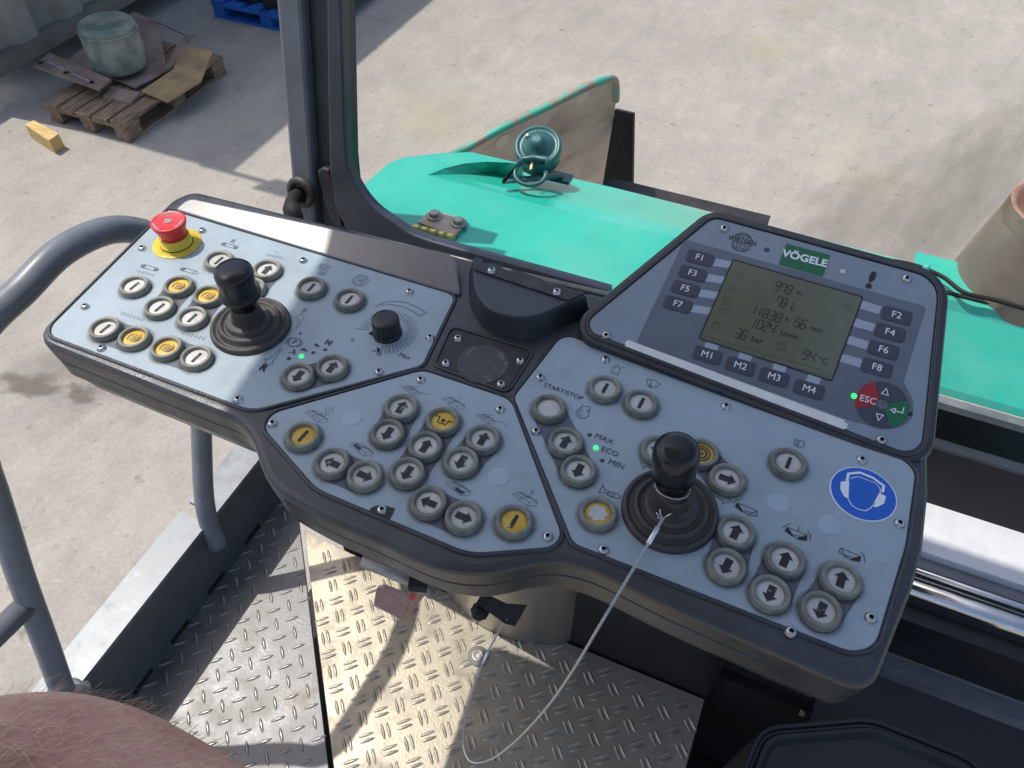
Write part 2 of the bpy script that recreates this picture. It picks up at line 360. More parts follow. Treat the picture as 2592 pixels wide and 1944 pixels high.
def strip(mb, fr, uv, wd, closed=False, h=INKH, mi=0):
    N = len(uv); L_, R_ = [], []
    for i in range(N):
        p = Vector(uv[i])
        a = Vector(uv[i - 1]) if (i > 0 or closed) else p; b = Vector(uv[(i + 1) % N]) if (i < N - 1 or closed) else p
        t1 = (p - a); t2 = (b - p)
        if t1.length < 1e-9: t1 = t2
        if t2.length < 1e-9: t2 = t1
        if t1.length < 1e-9: continue
        t1 = t1.normalized(); t2 = t2.normalized(); n1 = Vector((-t1.y, t1.x)); n2 = Vector((-t2.y, t2.x)); n = n1 + n2
        n = n1 if n.length < 1e-4 else n.normalized()
        k = wd / 2 / max(.5, n.dot(n1)); L_.append(p + n * k); R_.append(p - n * k)
    n = len(L_); v = [fr.p(q.x, q.y, h) for q in L_] + [fr.p(q.x, q.y, h) for q in R_]
    f = [(i, n + i, n + (i + 1) % n, (i + 1) % n) for i in range(n if closed else n - 1)]
    f = [q[::-1] if False else q for q in f]
    mb.add(v, f, mi); return mb
def ink(mb, fr, px, wd=.0005, closed=False, h=INKH, mi=0, w=0): return strip(mb, fr, uvs(fr, px, w), wd, closed, h, mi)
def poly(mb, fr, uv, h=INKH, mi=0):
    uv = ccw(list(uv)); return mb.add([fr.p(u, v, h) for u, v in uv], [tuple(range(len(uv)))], mi)
def fillp(mb, fr, px, h=INKH, mi=0): return poly(mb, fr, uvs(fr, px), h, mi)
def circ(c, r, n=28, a0=0, a1=2 * math.pi):
    return [(c[0] + r * math.cos(a0 + (a1 - a0) * k / n), c[1] + r * math.sin(a0 + (a1 - a0) * k / n)) for k in range(n + (0 if abs(a1 - a0 - 2 * math.pi) < 1e-6 else 1))]
def text(mb, fr, body, c, size, rot=0, h=INKH, mi=0, bold=0, sx=1, shear=0, align='CENTER', spacing=1.0):
    cu = bpy.data.curves.new('t', 'FONT'); cu.body = body; cu.size = size; cu.align_x = align; cu.align_y = 'CENTER'
    cu.offset = bold; cu.shear = shear; cu.resolution_u = 3; cu.space_character = spacing
    o = bpy.data.objects.new('t', cu); col.objects.link(o)
    dg = bpy.context.evaluated_depsgraph_get(); me = bpy.data.meshes.new_from_object(o.evaluated_get(dg))
    ca, sa = math.cos(rot), math.sin(rot)
    v = [fr.p(c[0] + p.co.x * sx * ca - p.co.y * sa, c[1] + p.co.x * sx * sa + p.co.y * ca, h) for p in me.vertices]
    mb.add(v, [tuple(q.vertices) for q in me.polygons], mi)
    bpy.data.objects.remove(o); bpy.data.curves.remove(cu); bpy.data.meshes.remove(me)
    return mb

# ================================================================== GROUND AND BUILDING
g = mk('ground', [(-90, -60, 0), (90, -60, 0), (90, 120, 0), (-90, 120, 0)], [(0, 1, 2, 3)], M['ground'])
tag(obj('ground', g), 'dusty pale concrete yard', kind='structure')
# corrugated shed wall with base beam (unseen top, eave and sloped end shaped to cast the yard's shade)
WX = -5.59
bw = empty('shed_wall', (WX, 6, 0), 'corrugated metal wall with a long grey base beam at the upper left', 'wall')
pitch = .46; WH = 4.05; WY = 3.635
for k in range(-1, 22):
    y0 = WY + k * pitch
    prof = [(0, 0), (.09, 0), (.17, .075), (.33, .075), (.41, 0), (.46, 0)]
    lo = [(WX - .13 + dx, y0 + dy, .30) for dy, dx in prof]; hi = [(WX - .13 + dx, y0 + dy, WH if k >= 0 else max(.32, (y0 + dy - 3.39) / .245 * WH)) for dy, dx in prof]
    n = len(lo); MB().add(lo + hi, [(i, i + 1, n + i + 1, n + i) for i in range(n - 1)]).build('corrugated_panel', M['wall'], bw)
MB().box((WX - .12, WY - .45, .20), (WX, 14, .302)).build('base_beam', M['beam'], bw)
MB().box((WX - 1.2, WY - .4, .0), (WX - .9, 14, .2)).build('beam_shade_block', M['black'], bw)  # black block standing in for the deep shade under the base beam
MB().box((WX - 4, WY, .42), (WX - .14, 14, WH)).build('shed_core', M['wall'], bw)
MB().box((WX - 4, WY, WH), (WX + .01, 14, WH + .1)).build('eave', M['beam'], bw)
MB().box((WX - .2, WY - .02, WH), (WX + .36, WY + .02, WH + .04)).build('shadow_arm', M['beam'], bw)  # unseen arm added at the eave corner for its shadow on the yard
m = MB(); m.add([(WX + .30, WY - .10, WH - .04), (WX + .56, WY - .10, WH - .04), (WX + .60, WY + .05, WH - .04), (WX + .40, WY + .06, WH - .04)] + [(WX + .32, WY - .08, WH + .1), (WX + .54, WY - .08, WH + .1), (WX + .56, WY + .04, WH + .1), (WX + .42, WY + .05, WH + .1)], [(0, 1, 2, 3), (4, 5, 6, 7), (0, 1, 5, 4), (1, 2, 6, 5), (2, 3, 7, 6), (3, 0, 4, 7)]); m.build('shadow_box', M['beam'], bw)  # unseen box added at the arm's end to cast a small ground shadow
# stains and faded paint on the concrete
def decal_mat(name, c, lo, hi, sc_, amax=.8):
    m = mat(name, c, .9); t = m.node_tree; b = t.nodes['Principled BSDF']
    tc = [x for x in t.nodes if x.type == 'TEX_COORD'][0]; n = t.nodes.new('ShaderNodeTexNoise'); n.inputs['Scale'].default_value = sc_; n.inputs['Detail'].default_value = 7
    g_ = t.nodes.new('ShaderNodeTexGradient'); g_.gradient_type = 'SPHERICAL'; t.links.new(tc.outputs['Object'], g_.inputs[0])
    ad = t.nodes.new('ShaderNodeMath'); ad.operation = 'MULTIPLY_ADD'; ad.inputs[1].default_value = .55; t.links.new(g_.outputs['Fac'], ad.inputs[0])
    t.links.new(tc.outputs['Object'], n.inputs['Vector']); t.links.new(n.outputs['Fac'], ad.inputs[2])
    mr = t.nodes.new('ShaderNodeMapRange'); mr.inputs['From Min'].default_value = lo; mr.inputs['From Max'].default_value = hi; mr.inputs['To Max'].default_value = amax
    t.links.new(ad.outputs[0], mr.inputs[0]); t.links.new(mr.outputs[0], b.inputs['Alpha']); return m
DY = decal_mat('faded_yellow_paint', (196, 182, 148), .58, 1.05, 1.3, .28); DB = decal_mat('oil_stain', (112, 98, 86), .70, .88, 1.6, .5); DK = decal_mat('rubber_scuff', (128, 122, 114), .55, 1.1, 2.2, .45)
GRD = bpy.data.objects['ground']
def decal(name, x, y, sx, sy, rot, mt, z):
    o = obj(name, mk(name, [(-1, -1, 0), (1, -1, 0), (1, 1, 0), (-1, 1, 0)], [(0, 1, 2, 3)], mt), GRD, (x, y, z), (0, 0, rot)); o.scale = (sx, sy, 1)
for k, a in enumerate([('paint_mark', -.53, 6.62, .30, .42, -.5, DY), ('paint_mark', -.42, 7.5, .2, .35, -.5, DY), ('paint_mark', -.20, 8.3, .2, .5, -.4, DY), ('paint_mark', -2.6, 4.6, .55, .6, .2, DY), ('oil_stain', -3.30, 1.42, .30, .14, .3, DB), ('oil_stain', -3.02, 1.47, .16, .10, 0, DB), ('oil_stain', -3.6, 2.7, .2, .1, 0, DB), ('tyre_scuff', .35, 4.1, .5, 2.2, -.35, DK), ('tyre_scuff', 1.1, 5.2, .4, 2.6, -.3, DK), ('tyre_scuff', -1.6, 3.6, .5, .9, .2, DK), ('tyre_scuff', 2.2, 5.0, .5, 2.4, -.3, DK), ('tyre_scuff', -3.0, 1.7, .7, .5, .8, DK)]):
    decal(*a, z=.004 + .0006 * k)

# ================================================================== CONTROL CONSOLE
CON = empty('control_console', (-.24, .43, ZC - .05), 'dark plastic machine control console with light blue-grey button panels', 'control panel')
lip = [(81, 855), (543, 1039)] + [(588, 1057), (618, 1084), (641, 1120), (668, 1195), (700, 1238), (745, 1268), (832, 1314), (962, 1370), (1075, 1422), (1148, 1443), (1222, 1448), (1290, 1438), (1347, 1425), (1400, 1420), (1446, 1425), (1500, 1440), (1560, 1466), (1700, 1535), (1864, 1608), (2060, 1694)]
fr_uv = uvs(K, lip)
curve = catmull(fr_uv[1:], 4)
out = [fr_uv[0]] + curve + uvs(K, [(2207, 1757), (2312, 1490), (2338, 1390), (2352, 1250)]) + [(.174, .505), (.165, .585), (-.165, .585)] + uvs(K, [(1478, 742), (1151, 645), (750, 546), (490, 482), (436, 505)])
rad = [.026] + [0] * len(curve) + [.03, .05, .05, .05, .01, .02, .02, 0, 0, 0, .02, .03]
BODY = fillet(out, rad, 8)
b = slab(K, BODY, [(-.009, -.056), (-.0045, -.05), (-.0025, -.029), (-.0045, -.0275), (-.0015, -.024), (.0003, -.006), (-.0006, -.0022), (-.0028, -.0002), (-.0065, .0006)], mi=0)
b.build('housing', [M['frame']], CON)
# lower tray below the housing
tray = [(x * .985 - .004, y * .97 + .0135) for x, y in BODY]
slab(K, tray, [(-.03, -.085), (-.012, -.08), (-.004, -.056)]).build('lower_tray', M['frame'], CON)

def bead(fr, loop, name='panel_rim', w=.0034, h=.0026):
    return slab(fr, loop, [(.0007, -.001), (.0008, h * .7), (.0014, h), (w * .7, h), (w, h * .75), (w + .0012, -.001)], cap0=False, cap1=False, smooth=False).build(name, M['frame'], CON)
PL = {}
def faceplate(name, px, rad, label, mat_, fr=K, top=.0016):
    lp = fillet(uvs(fr, px), rad, 7)
    o = plate(fr, lp, .0, top, .0005).build('faceplate', mat_, CON); o['label'] = label
    bead(fr, lp); PL[name] = o; return o
PT = .0016                     # face plate thickness
KP = Frame((0, 0, ZC + PT), (1, 0, 0), (0, 1, 0))
faceplate('L', [(428, 533), r2(1838, 566), r2(1555, 1152), r2(130, 1532), (114, 846)], [.004, .012, .012, .03, .018], 'left panel of light blue-grey foil with conveyor and drive buttons', M['plate'])
faceplate('M', [r3(1185, 104), r3(1772, 300), r3(2138, 1275), r3(1500, 1325), r3(480, 893), r3(72, 425)], [.02, .02, .014, .05, .05, .016], 'middle panel of light blue-grey foil with screed buttons', M['plate'])
faceplate('R', [r4(3, 495), r4(372, 22), r6(1508, 195), r6(1440, 690), (2203, 1672), r4(447, 1592)], [.012, .014, .016, .08, .024, .012], 'right panel of light blue-grey foil with engine and steering buttons', M['plate'])

# --- cushion strip along the back of the left panel
KPD = Frame(K.p(0, .522, .003), (1, 0, 0), (0, math.cos(R(17)), math.sin(R(17))))
padpx = [(440, 531), (478, 499), r2(1835, 212), r2(1885, 562)]
lp = fillet(uvs(KPD, padpx), [.004, .014, .022, .003], 7)
slab(KPD, lp, [(0, -.016), (.0, -.0016), (-.0008, -.0004), (-.0022, 0)]).build('grained_pad', M['pad'], CON)

# --- black access plate with a worn round sticker
lp = fillet(uvs(K, [(1146, 833), (1346, 892), (1283, 990), (1104, 925)]), .005, 5)
ap = plate(K, lp, 0, .0014, .0004).build('access_plate', M['blackplate'], CON); bead(K, lp)
c0 = K.uv(r3(1585, 62))
poly(MB(), K, circ(c0, .0245, 36), .0018).build('worn_sticker', M['sticker_worn'], ap)

# --- half-round cover
hc = .026
KC = Frame((0, 0, ZC + hc), (1, 0, 0), (0, 1, 0))
arc = catmull([rc(385, 600), rc(385, 720), rc(430, 880), rc(540, 1040), rc(720, 1140), rc(960, 1182), rc(1180, 1152), rc(1400, 1065), rc(1580, 985), rc(1765, 915)], 4)
top = [KC.uv(p) for p in arc] + [KC.uv(rc(1750, 880)), KC.uv(rc(385, 465))]
top = ccw(top)
slab(KC, top, [(.006, -hc), (.0045, -hc * .8), (.001, -.004), (.0002, -.0012), (-.0012, 0)]).build('half_round_cover', M['frame'], CON)
back = uvs(KC, [rc(395, 465), rc(480, 470), rc(500, 520), rc(580, 548), rc(600, 530), rc(735, 565), rc(745, 605), rc(820, 632), rc(880, 612), rc(1230, 725), rc(1265, 768), rc(1350, 805), rc(1380, 778), rc(1515, 815), rc(1525, 855), rc(1600, 882), rc(1660, 865), rc(1745, 885), rc(1745, 905), rc(1565, 988), rc(1530, 985), rc(420, 620), rc(395, 600)])
cp = slab(KC, ccw(back), [(0, -.001), (0, .0016), (-.0003, .002)]).build('notched_strip', M['frame_worn'], CON)

# --- screws
def screw_mesh():
    m = MB(); m.lathe([(.0046, 0), (.0046, .0004), (.0042, .0007), (.0041, .0012), (.0036, .0024), (.0026, .0031), (.0018, .0032)], n=20, cap1=False)
    m.lathe([(.0018, .0032), (.0017, .0008)], n=6, mi=1, smooth=False, cap1=True); return m.mesh('screw', [M['screw'], M['hexhole']])
SCR = screw_mesh()
scr = [r1(1365, 340), r1(860, 488), r1(380, 978), r1(518, 1328), r2(555, 258), r2(1447, 520), r2(1620, 905), r2(1190, 1195), (601.5, 1009.5),
       r2(1855, 912), r2(1752, 1122), r3(1835, 30), r3(1707, 187), r3(183, 450), r3(1170, 157), r3(1700, 355), r3(913, 1025), r3(2018, 1203),
       r4(200, 337), r4(168, 742), r4(688, 202), r4(1592, 555), r4(675, 1630), r6(1175, 153), r6(1408, 545), r6(1230, 1130), r6(738, 1215)]
for p in scr:
    u, v = KP.uv(p, .0015); obj('screw', SCR, CON, KP.p(u, v, 0), (0, 0, random.random() * 3))
for p in (rc(607, 612), rc(1413, 877)):
    u, v = KC.uv(p, .002); obj('screw', SCR, CON, KC.p(u, v, .002), (0, 0, random.random() * 3))

# --- pill backgrounds, plugs
def capsule(uv, r):
    """outline of a thick polyline"""
    n = len(uv); left, right = [], []
    def nrm(a, b):
        d = (Vector(b) - Vector(a)).normalized(); return Vector((-d.y, d.x))
    res = []
    n0 = nrm(uv[0], uv[1]); a = math.atan2(n0.y, n0.x)
    res += [(uv[0][0] + r * math.cos(a + math.pi * k / 8), uv[0][1] + r * math.sin(a + math.pi * k / 8)) for k in range(9)]
    for i in range(1, n - 1):
        m = (nrm(uv[i - 1], uv[i]) + nrm(uv[i], uv[i + 1])).normalized(); res.append((uv[i][0] - m.x * r, uv[i][1] - m.y * r))
    n1 = nrm(uv[-2], uv[-1]); a = math.atan2(-n1.y, -n1.x)
    res += [(uv[-1][0] + r * math.cos(a + math.pi * k / 8), uv[-1][1] + r * math.sin(a + math.pi * k / 8)) for k in range(9)]
    for i in range(n - 2, 0, -1):
        m = (nrm(uv[i - 1], uv[i]) + nrm(uv[i], uv[i + 1])).normalized(); res.append((uv[i][0] + m.x * r, uv[i][1] + m.y * r))
    return res
HB = .0070                      # height of a button collar
pills = {'L': [[r1(1160, 792), r1(1000, 972)], [r1(1410, 875), r1(1275, 1060)], [r1(540, 1150), r1(785, 1228)], [r1(1060, 1312), r1(1310, 1392)], [r1(1905, 655), r1(1769, 812)], [r2(510, 1220), r2(795, 1145)]],
         'M': [[r3(578, 705), r3(795, 790)], [r3(1042, 335), r3(950, 508)], [r3(1318, 425), r3(1202, 592), r3(1080, 770)], [r3(1587, 545), r3(1440, 700)], [r3(1225, 970), r3(1458, 1067)]],
         'R': [[r4(265, 560), r4(390, 815), r4(490, 1028)], [r4(1090, 875), r4(1415, 900), r4(1610, 1092)], [r6(402, 595), r6(345, 805)], [r6(710, 765), r6(617, 975)], [r6(1058, 890), r6(930, 1080)]]}
for k, L_ in pills.items():
    for pts in L_:
        poly(MB(), KP, capsule([KP.uv(p, HB) for p in pts], .0156), .00025).build('printed_background', M['pill'], PL[k])
for k, p in (('M', r3(715, 418)), ('M', r3(1695, 808)), ('R', r6(660, 422)), ('R', r6(978, 560))):
    c = KP.uv(p); slab(KP, circ(c, .0092, 28), [(0, 0), (-.0004, .0004), (-.0015, .0006)]).build('blank_plug', M['plug'], PL[k])

# --- push buttons
cm = MB(); cm.lathe([(.0155, 0), (.0155, .0012), (.0151, .0022), (.0148, .0050), (.0146, .0062), (.0141, .0069), (.0134, .0070), (.0117, .0068), (.0112, .0062), (.0108, .0036), (.0106, .0032)], n=40, cap1=False)
COLLAR = cm.mesh('push_button', [M['collar']])
CAPP = [(.0108, .0032), (.0103, .0035), (.0094, .0037), (.0001, .0039)]
CAPW = MB().lathe(CAPP, n=36).mesh('cap', [M['cap']]); CAPY = MB().lathe(CAPP, n=36).mesh('cap', [M['capy']])
F0 = Frame((0, 0, 0), (1, 0, 0), (0, 1, 0)); MH = .0042
def mark_mesh(kind):
    m = MB(); mt = [M['inkw']]
    if kind == 'arrow': poly(m, F0, [(-.0027, -.0062), (.0027, -.0062), (.0027, .0014), (.0052, .0014), (0, .0066), (-.0052, .0014), (-.0027, .0014)], MH)
    elif kind == 'bar': poly(m, F0, [(-.0014, -.0058), (.0014, -.0058), (.0014, .0058), (-.0014, .0058)], MH)
    elif kind == 'wbar': poly(m, F0, [(-.0014, -.0058), (.0014, -.0058), (.0014, -.001), (.0019, 0), (.0014, .001), (.0014, .0058), (-.0014, .0058), (-.0014, .001), (-.0019, 0), (-.0014, -.001)], MH)
    elif kind == 'swirl':
        mt = [M['inkswirl']]
        strip(m, F0, circ((0, 0), .0016, 16), .0011, True, MH); strip(m, F0, circ((0, 0), .0036, 22, -2.6, 2.0), .0010, False, MH)
        for a in (2.2, -1.0, 5.2 - 1.0 + 1.6): strip(m, F0, [(.0046 * math.cos(a + t) * (1 + .18 * t), .0046 * math.sin(a + t) * (1 + .18 * t)) for t in [k * .16 for k in range(11)]], .0010, False, MH)
    elif kind == 'rings':
        strip(m, F0, circ((0, 0), .0066, 28), .0011, True, MH); strip(m, F0, circ((0, 0), .0042, 24), .0015, True, MH); strip(m, F0, circ((0, 0), .0012, 14), .0012, True, MH)
    elif kind == 'float':
        strip(m, F0, [(-.0078, .0030), (-.0042, .0030), (-.0036, -.0026), (.0036, -.0026), (.0042, .0018), (.0080, .0018)], .0009, False, MH); poly(m, F0, circ((0, .0005), .0018, 16), MH)
    elif kind == 'worn':
        mt = [M['cap']]; poly(m, F0, [(.0066 * (1 + .1 * math.sin(7 * a) + .06 * math.sin(13 * a + 1)) * math.cos(a), .0066 * (1 + .1 * math.sin(7 * a) + .06 * math.sin(13 * a + 1)) * math.sin(a)) for a in [k * .157 for k in range(40)]], MH)
    m.v = [Vector((p.x * 1.12, p.y * 1.12, p.z)) for p in m.v]
    return m.mesh('symbol', mt)
M['inkswirl'] = mat('swirl_ink', (112, 92, 62), .5)
MK = {k: mark_mesh(k) for k in ('arrow', 'bar', 'wbar', 'swirl', 'rings', 'float', 'worn')}
MKN = {'arrow': 'arrow_mark', 'bar': 'bar_mark', 'wbar': 'bar_mark', 'swirl': 'swirl_mark', 'rings': 'ring_mark', 'float': 'float_mark', 'worn': 'worn_patch'}
gmat = mat('grime', (62, 58, 50), .8); t_ = gmat.node_tree
_tc = [x for x in t_.nodes if x.type == 'TEX_COORD'][0]; _vm = t_.nodes.new('ShaderNodeVectorMath'); _vm.operation = 'LENGTH'; t_.links.new(_tc.outputs['Object'], _vm.inputs[0])
_mr = t_.nodes.new('ShaderNodeMapRange'); _mr.inputs['From Min'].default_value = .0152; _mr.inputs['From Max'].default_value = .0195; _mr.inputs['To Min'].default_value = .62; _mr.inputs['To Max'].default_value = 0
t_.links.new(_vm.outputs['Value'], _mr.inputs[0]); _nz = t_.nodes.new('ShaderNodeTexNoise'); _nz.inputs['Scale'].default_value = 120; t_.links.new(_tc.outputs['Object'], _nz.inputs['Vector'])
_mm = t_.nodes.new('ShaderNodeMath'); _mm.operation = 'MULTIPLY'; t_.links.new(_mr.outputs[0], _mm.inputs[0]); t_.links.new(_nz.outputs['Fac'], _mm.inputs[1])
_m2 = t_.nodes.new('ShaderNodeMath'); _m2.operation = 'MULTIPLY'; _m2.inputs[1].default_value = 1.7; _m2.use_clamp = True; t_.links.new(_mm.outputs[0], _m2.inputs[0]); t_.links.new(_m2.outputs[0], t_.nodes['Principled BSDF'].inputs['Alpha'])
_g = MB(); strip(_g, Frame((0, 0, 0), (1, 0, 0), (0, 1, 0)), circ((0, 0), .0172, 36), .0046, True, .0008); GRIME = _g.mesh('grime_ring', [gmat])
def button(p, kind, rot=0, yel=False, label=None):
    u, v = KP.uv(p, HB); loc = KP.p(u, v, 0)
    o = obj('push_button', COLLAR, CON, loc)
    if label: o['label'] = label
    for n_, me, rz in (('grime_ring', GRIME, random.random() * 6), ('cap', CAPY if yel else CAPW, random.random() * 6),) + (((MKN[kind], MK[kind], R(rot)),) if kind else ()):
        c = bpy.data.objects.new(n_, me); col.objects.link(c); c.parent = o; c.rotation_euler = (0, 0, rz)
U, D_, L_, Rr = -2, 178, 88, -92
for p, kind, rot, y in [(r1(1500, 578), 'bar', -4, 0), (r1(1905, 655), 'arrow', U, 0), (r1(1769, 812), 'arrow', D_, 0), ((337.6, 718.5), 'bar', -4, 0), (r1(1160, 792), 'swirl', 0, 1), (r1(1000, 972), 'bar', -4, 0), (r1(1410, 875), 'swirl', 0, 1), (r1(1275, 1060), 'bar', -4, 0),
        (r1(540, 1150), 'bar', -4, 0), (r1(785, 1228), 'swirl', 0, 1), (r1(1060, 1312), 'swirl', 0, 1), (r1(1310, 1392), 'bar', -4, 0), (r2(618, 472), 'bar', -2, 0), (r2(940, 572), 'bar', -2, 0), (r2(508, 1216), 'arrow', D_, 0), (r2(793, 1142), 'arrow', U, 0),
        (r3(383, 522), 'wbar', -6, 1), (r3(577, 703), 'arrow', L_, 0), (r3(795, 788), 'arrow', Rr, 0), (r3(1040, 332), 'arrow', U, 0), (r3(949, 505), 'arrow', D_, 0), (r3(1318, 422), 'float', 0, 1), (r3(1202, 590), 'arrow', U, 0), (r3(1080, 767), 'arrow', D_, 0), (r3(1586, 542), 'arrow', U, 0), (r3(1440, 696), 'arrow', D_, 0), (r3(1223, 966), 'arrow', L_, 0), (r3(1456, 1064), 'arrow', Rr, 0), (r3(1793, 1092), 'wbar', -4, 1),
        (r4(266, 556), None, 0, 0), (r4(390, 810), 'arrow', U - 2, 0), (r4(488, 1024), 'arrow', D_ - 2, 0), (r4(688, 408), 'wbar', -4, 0), (r4(960, 518), 'wbar', -4, 0), (r4(1092, 873), 'arrow', L_, 0), (r4(1412, 896), 'rings', 0, 1), (r4(1608, 1088), 'arrow', Rr, 0), (r4(635, 1345), 'worn', 0, 1),
        (r6(728, 162), 'wbar', -6, 0), (r6(402, 590), 'arrow', U - 6, 0), (r6(344, 800), 'arrow', D_ - 8, 0), (r6(708, 760), 'arrow', U - 6, 0), (r6(616, 970), 'arrow', D_ - 6, 0), (r6(1056, 884), 'arrow', U - 2, 0), (r6(930, 1074), 'arrow', D_ - 8, 0)]:
    button(p, kind, rot, y)

# --- emergency stop
u, v = KP.uv(re(490, 592)); es = KP.p(u, v, 0)
o = MB().lathe([(.0262, 0), (.0262, .0008), (.0258, .0011), (.0165, .0012), (.0172, .003), (.0168, .0034), (.0162, .0036), (.0160, .0118), (.0155, .0124)], n=48).build('emergency_stop', [M['yel']], CON, es)
o['label'] = 'red mushroom emergency stop on a yellow disc'
for z_, r_ in ((.0012, .0174), (.0120, .0152)):
    x = obj('dark_ring', MB().lathe([(r_, z_ - .0003), (r_ + .0004, z_ + .0002), (r_, z_ + .0008)], n=40, cap1=False).mesh('dark_ring', [M['black']]), o); x.matrix_parent_inverse = Matrix.Identity(4)  # thin black rings around the collar's base and top
hm = MB().lathe([(.0136, .0120), (.0140, .0128), (.0146, .017), (.0160, .022), (.0178, .0265), (.0187, .0290), (.0186, .0306), (.0174, .0314), (.0168, .0312), (.0160, .0308), (.0062, .0307), (.0060, .0307)], n=48)
hd = obj('mushroom_head', hm.mesh('mushroom_head', [M['red']]), o); hd.location = (0, 0, 0); hd.matrix_parent_inverse = Matrix.Identity(4)
sb = MB(); poly(sb, F0, circ((0, 0), .0042, 24), .0312)
x = obj('centre_dot', sb.mesh('centre_dot', [M['greydot']]), o); x.matrix_parent_inverse = Matrix.Identity(4)
sb = MB()
for a in (-2.5, -.4, 1.7): strip(sb, F0, circ((0, 0), .0150, 12, a, a + 1.0), .0022, False, .0312)
x = obj('arrow_slots', sb.mesh('arrow_slots', [M['greydot']]), o); x.matrix_parent_inverse = Matrix.Identity(4)

# --- joysticks
def joystick(px, lean, flange, label):
    u, v = KP.uv(px); base = KP.p(u, v, 0)
    j = MB().lathe([(.0395, 0), (.0395, .002), (.0388, .0048), (.0372, .0062), (.0352, .0058), (.0340, .0036), (.0322, .0034), (.0306, .0056), (.0298, .0088), (.0282, .0102), (.0266, .0096), (.0254, .0074), (.0236, .0070), (.0224, .0092), (.0216, .0122), (.0200, .0134), (.0182, .0128), (.0160, .0130), (.0142, .017), (.0134, .024), (.0130, .030)], n=48).build('joystick', [M['rubber']], CON, base)
    j['label'] = label
    ax = Vector(lean).normalized()
    if flange:
        pr = [(.0105, .020), (.0125, .030), (.0130, .036), (.0150, .040), (.0185, .0425), (.0197, .045), (.0197, .047), (.0190, .0485), (.0172, .0490), (.0170, .0500), (.0172, .060), (.0178, .066), (.0181, .0705), (.0176, .0735), (.0160, .0755), (.011, .0768), (.004, .0774)]
    else:
        pr = [(.0100, .020), (.0115, .030), (.0125, .037), (.0128, .041), (.0140, .0435), (.0150, .0455), (.0156, .047), (.0157, .0475), (.0161, .0478), (.0166, .056), (.0176, .067), (.0179, .073), (.0175, .0785), (.0162, .0825), (.0135, .0855), (.009, .0872), (.003, .0878)]
    kb = obj('knob', MB().lathe(pr, (0, 0, 0), ax, 48).mesh('knob', [M['gloss']]), j); kb.matrix_parent_inverse = Matrix.Identity(4)
    rb = obj('neck_boot', MB().lathe([(.0165, .0125), (.0145, .018), (.0150, .0195), (.0135, .023), (.0140, .0245), (.0122, .029), (.0118, .034)], (0, 0, 0), ax, 36).mesh('neck_boot', [M['rubber']]), j); rb.matrix_parent_inverse = Matrix.Identity(4)
    return base
JL = joystick((636, 828), (.03, .0, 1), True, 'drive joystick with collared glossy black knob')
JR = joystick(r4(1170, 1345), (-.09, 0, 1), False, 'steering joystick with rounded glossy black knob')

# --- rotary knob
u, v = KP.uv(r2(1264, 878)); kb = KP.p(u, v, 0)
m = MB(); n = 64
def flute(r, k): return r * (1 - .035 * (1 if k % 8 in (0, 1) else 0))
loops = [[Vector((flute(r, k) * math.cos(2 * math.pi * k / n), flute(r, k) * math.sin(2 * math.pi * k / n), h)) for k in range(n)] for r, h in [(.0146, 0), (.0146, .003), (.0140, .004), (.0136, .018), (.0133, .0200)]]
m.loft(loops, False, False); m.lathe([(.0133, .0200), (.0126, .0207), (.006, .0206), (.0001, .0206)], n=64)
m.add([(-.0135, -.006, .0005), (-.0170, -.0078, .0005), (-.0120, -.0085, .0005), (-.0135, -.006, .004), (-.0165, -.0076, .002), (-.0120, -.0085, .004)], [(3, 4, 5), (0, 1, 4, 3), (1, 2, 5, 4)])
m.build('rotary_knob', M['knob'], CON, kb)['label'] = 'fluted black rotary knob with pointer'

# --- LEDs
def dot(fr, p, r, mt, nm, par, h=.0007):
    c = fr.uv(p); slab(fr, circ(c, r, 18), [(0, 0), (-r * .3, h), (-r * .7, h * 1.3)]).build(nm, mt, par)
for p in (r2(540, 1068), r4(617, 870)): dot(KP, p, .0022, M['led'], 'lit_lamp', PL['L'] if p[0] < 1200 else PL['R'], .0012)
for p, k in ((r2(435, 1087), 'L'), (r2(640, 1037), 'L'), (r2(740, 1012), 'L'), (r2(533, 876), 'L'), (r4(570, 773), 'R'), (r4(665, 965), 'R')): dot(KP, p, .0021 if p[1] > 850 else .0013, M['ledoff'], 'lamp', PL[k])

# --- printed symbols
IK = .0005
def sym(par, strokes=(), fills=(), mt='inkb', wd=IK, fr=KP, texts=(), nm='printed_symbol'):
    m = MB()
    for s in strokes:
        cl = len(s) > 2 and s[0] == s[-1]; ink(m, fr, s[:-1] if cl else s, wd, cl)
    for s in fills: fillp(m, fr, s)
    for t in texts: text(m, fr, *t)
    m.build(nm, M[mt], par)
A_, B_, C_ = PL['L'], PL['M'], PL['R']
def zig(f, x0, y0, dx, dy, n=7, amp=14):
    pts = []
    for k in range(2 * n + 1): pts.append(f(x0 + dx * k / (2 * n), y0 + dy * k / (2 * n) + (amp if k % 2 else -amp)))
    return pts
sym(A_, [zig(r1, 815, 682, 155, 40, 5, 12)], mt='inkg')
sym(A_, [zig(r1, 680, 1035, 195, 62, 6)], mt='inkg'); sym(A_, [zig(r1, 1190, 1200, 200, 55, 6)], mt='inkg')
sym(A_, [zig(r1, 1898, 545, 150, 32, 6, 9), [r1(1985, 520), r1(1998, 545)]], mt='inkg')
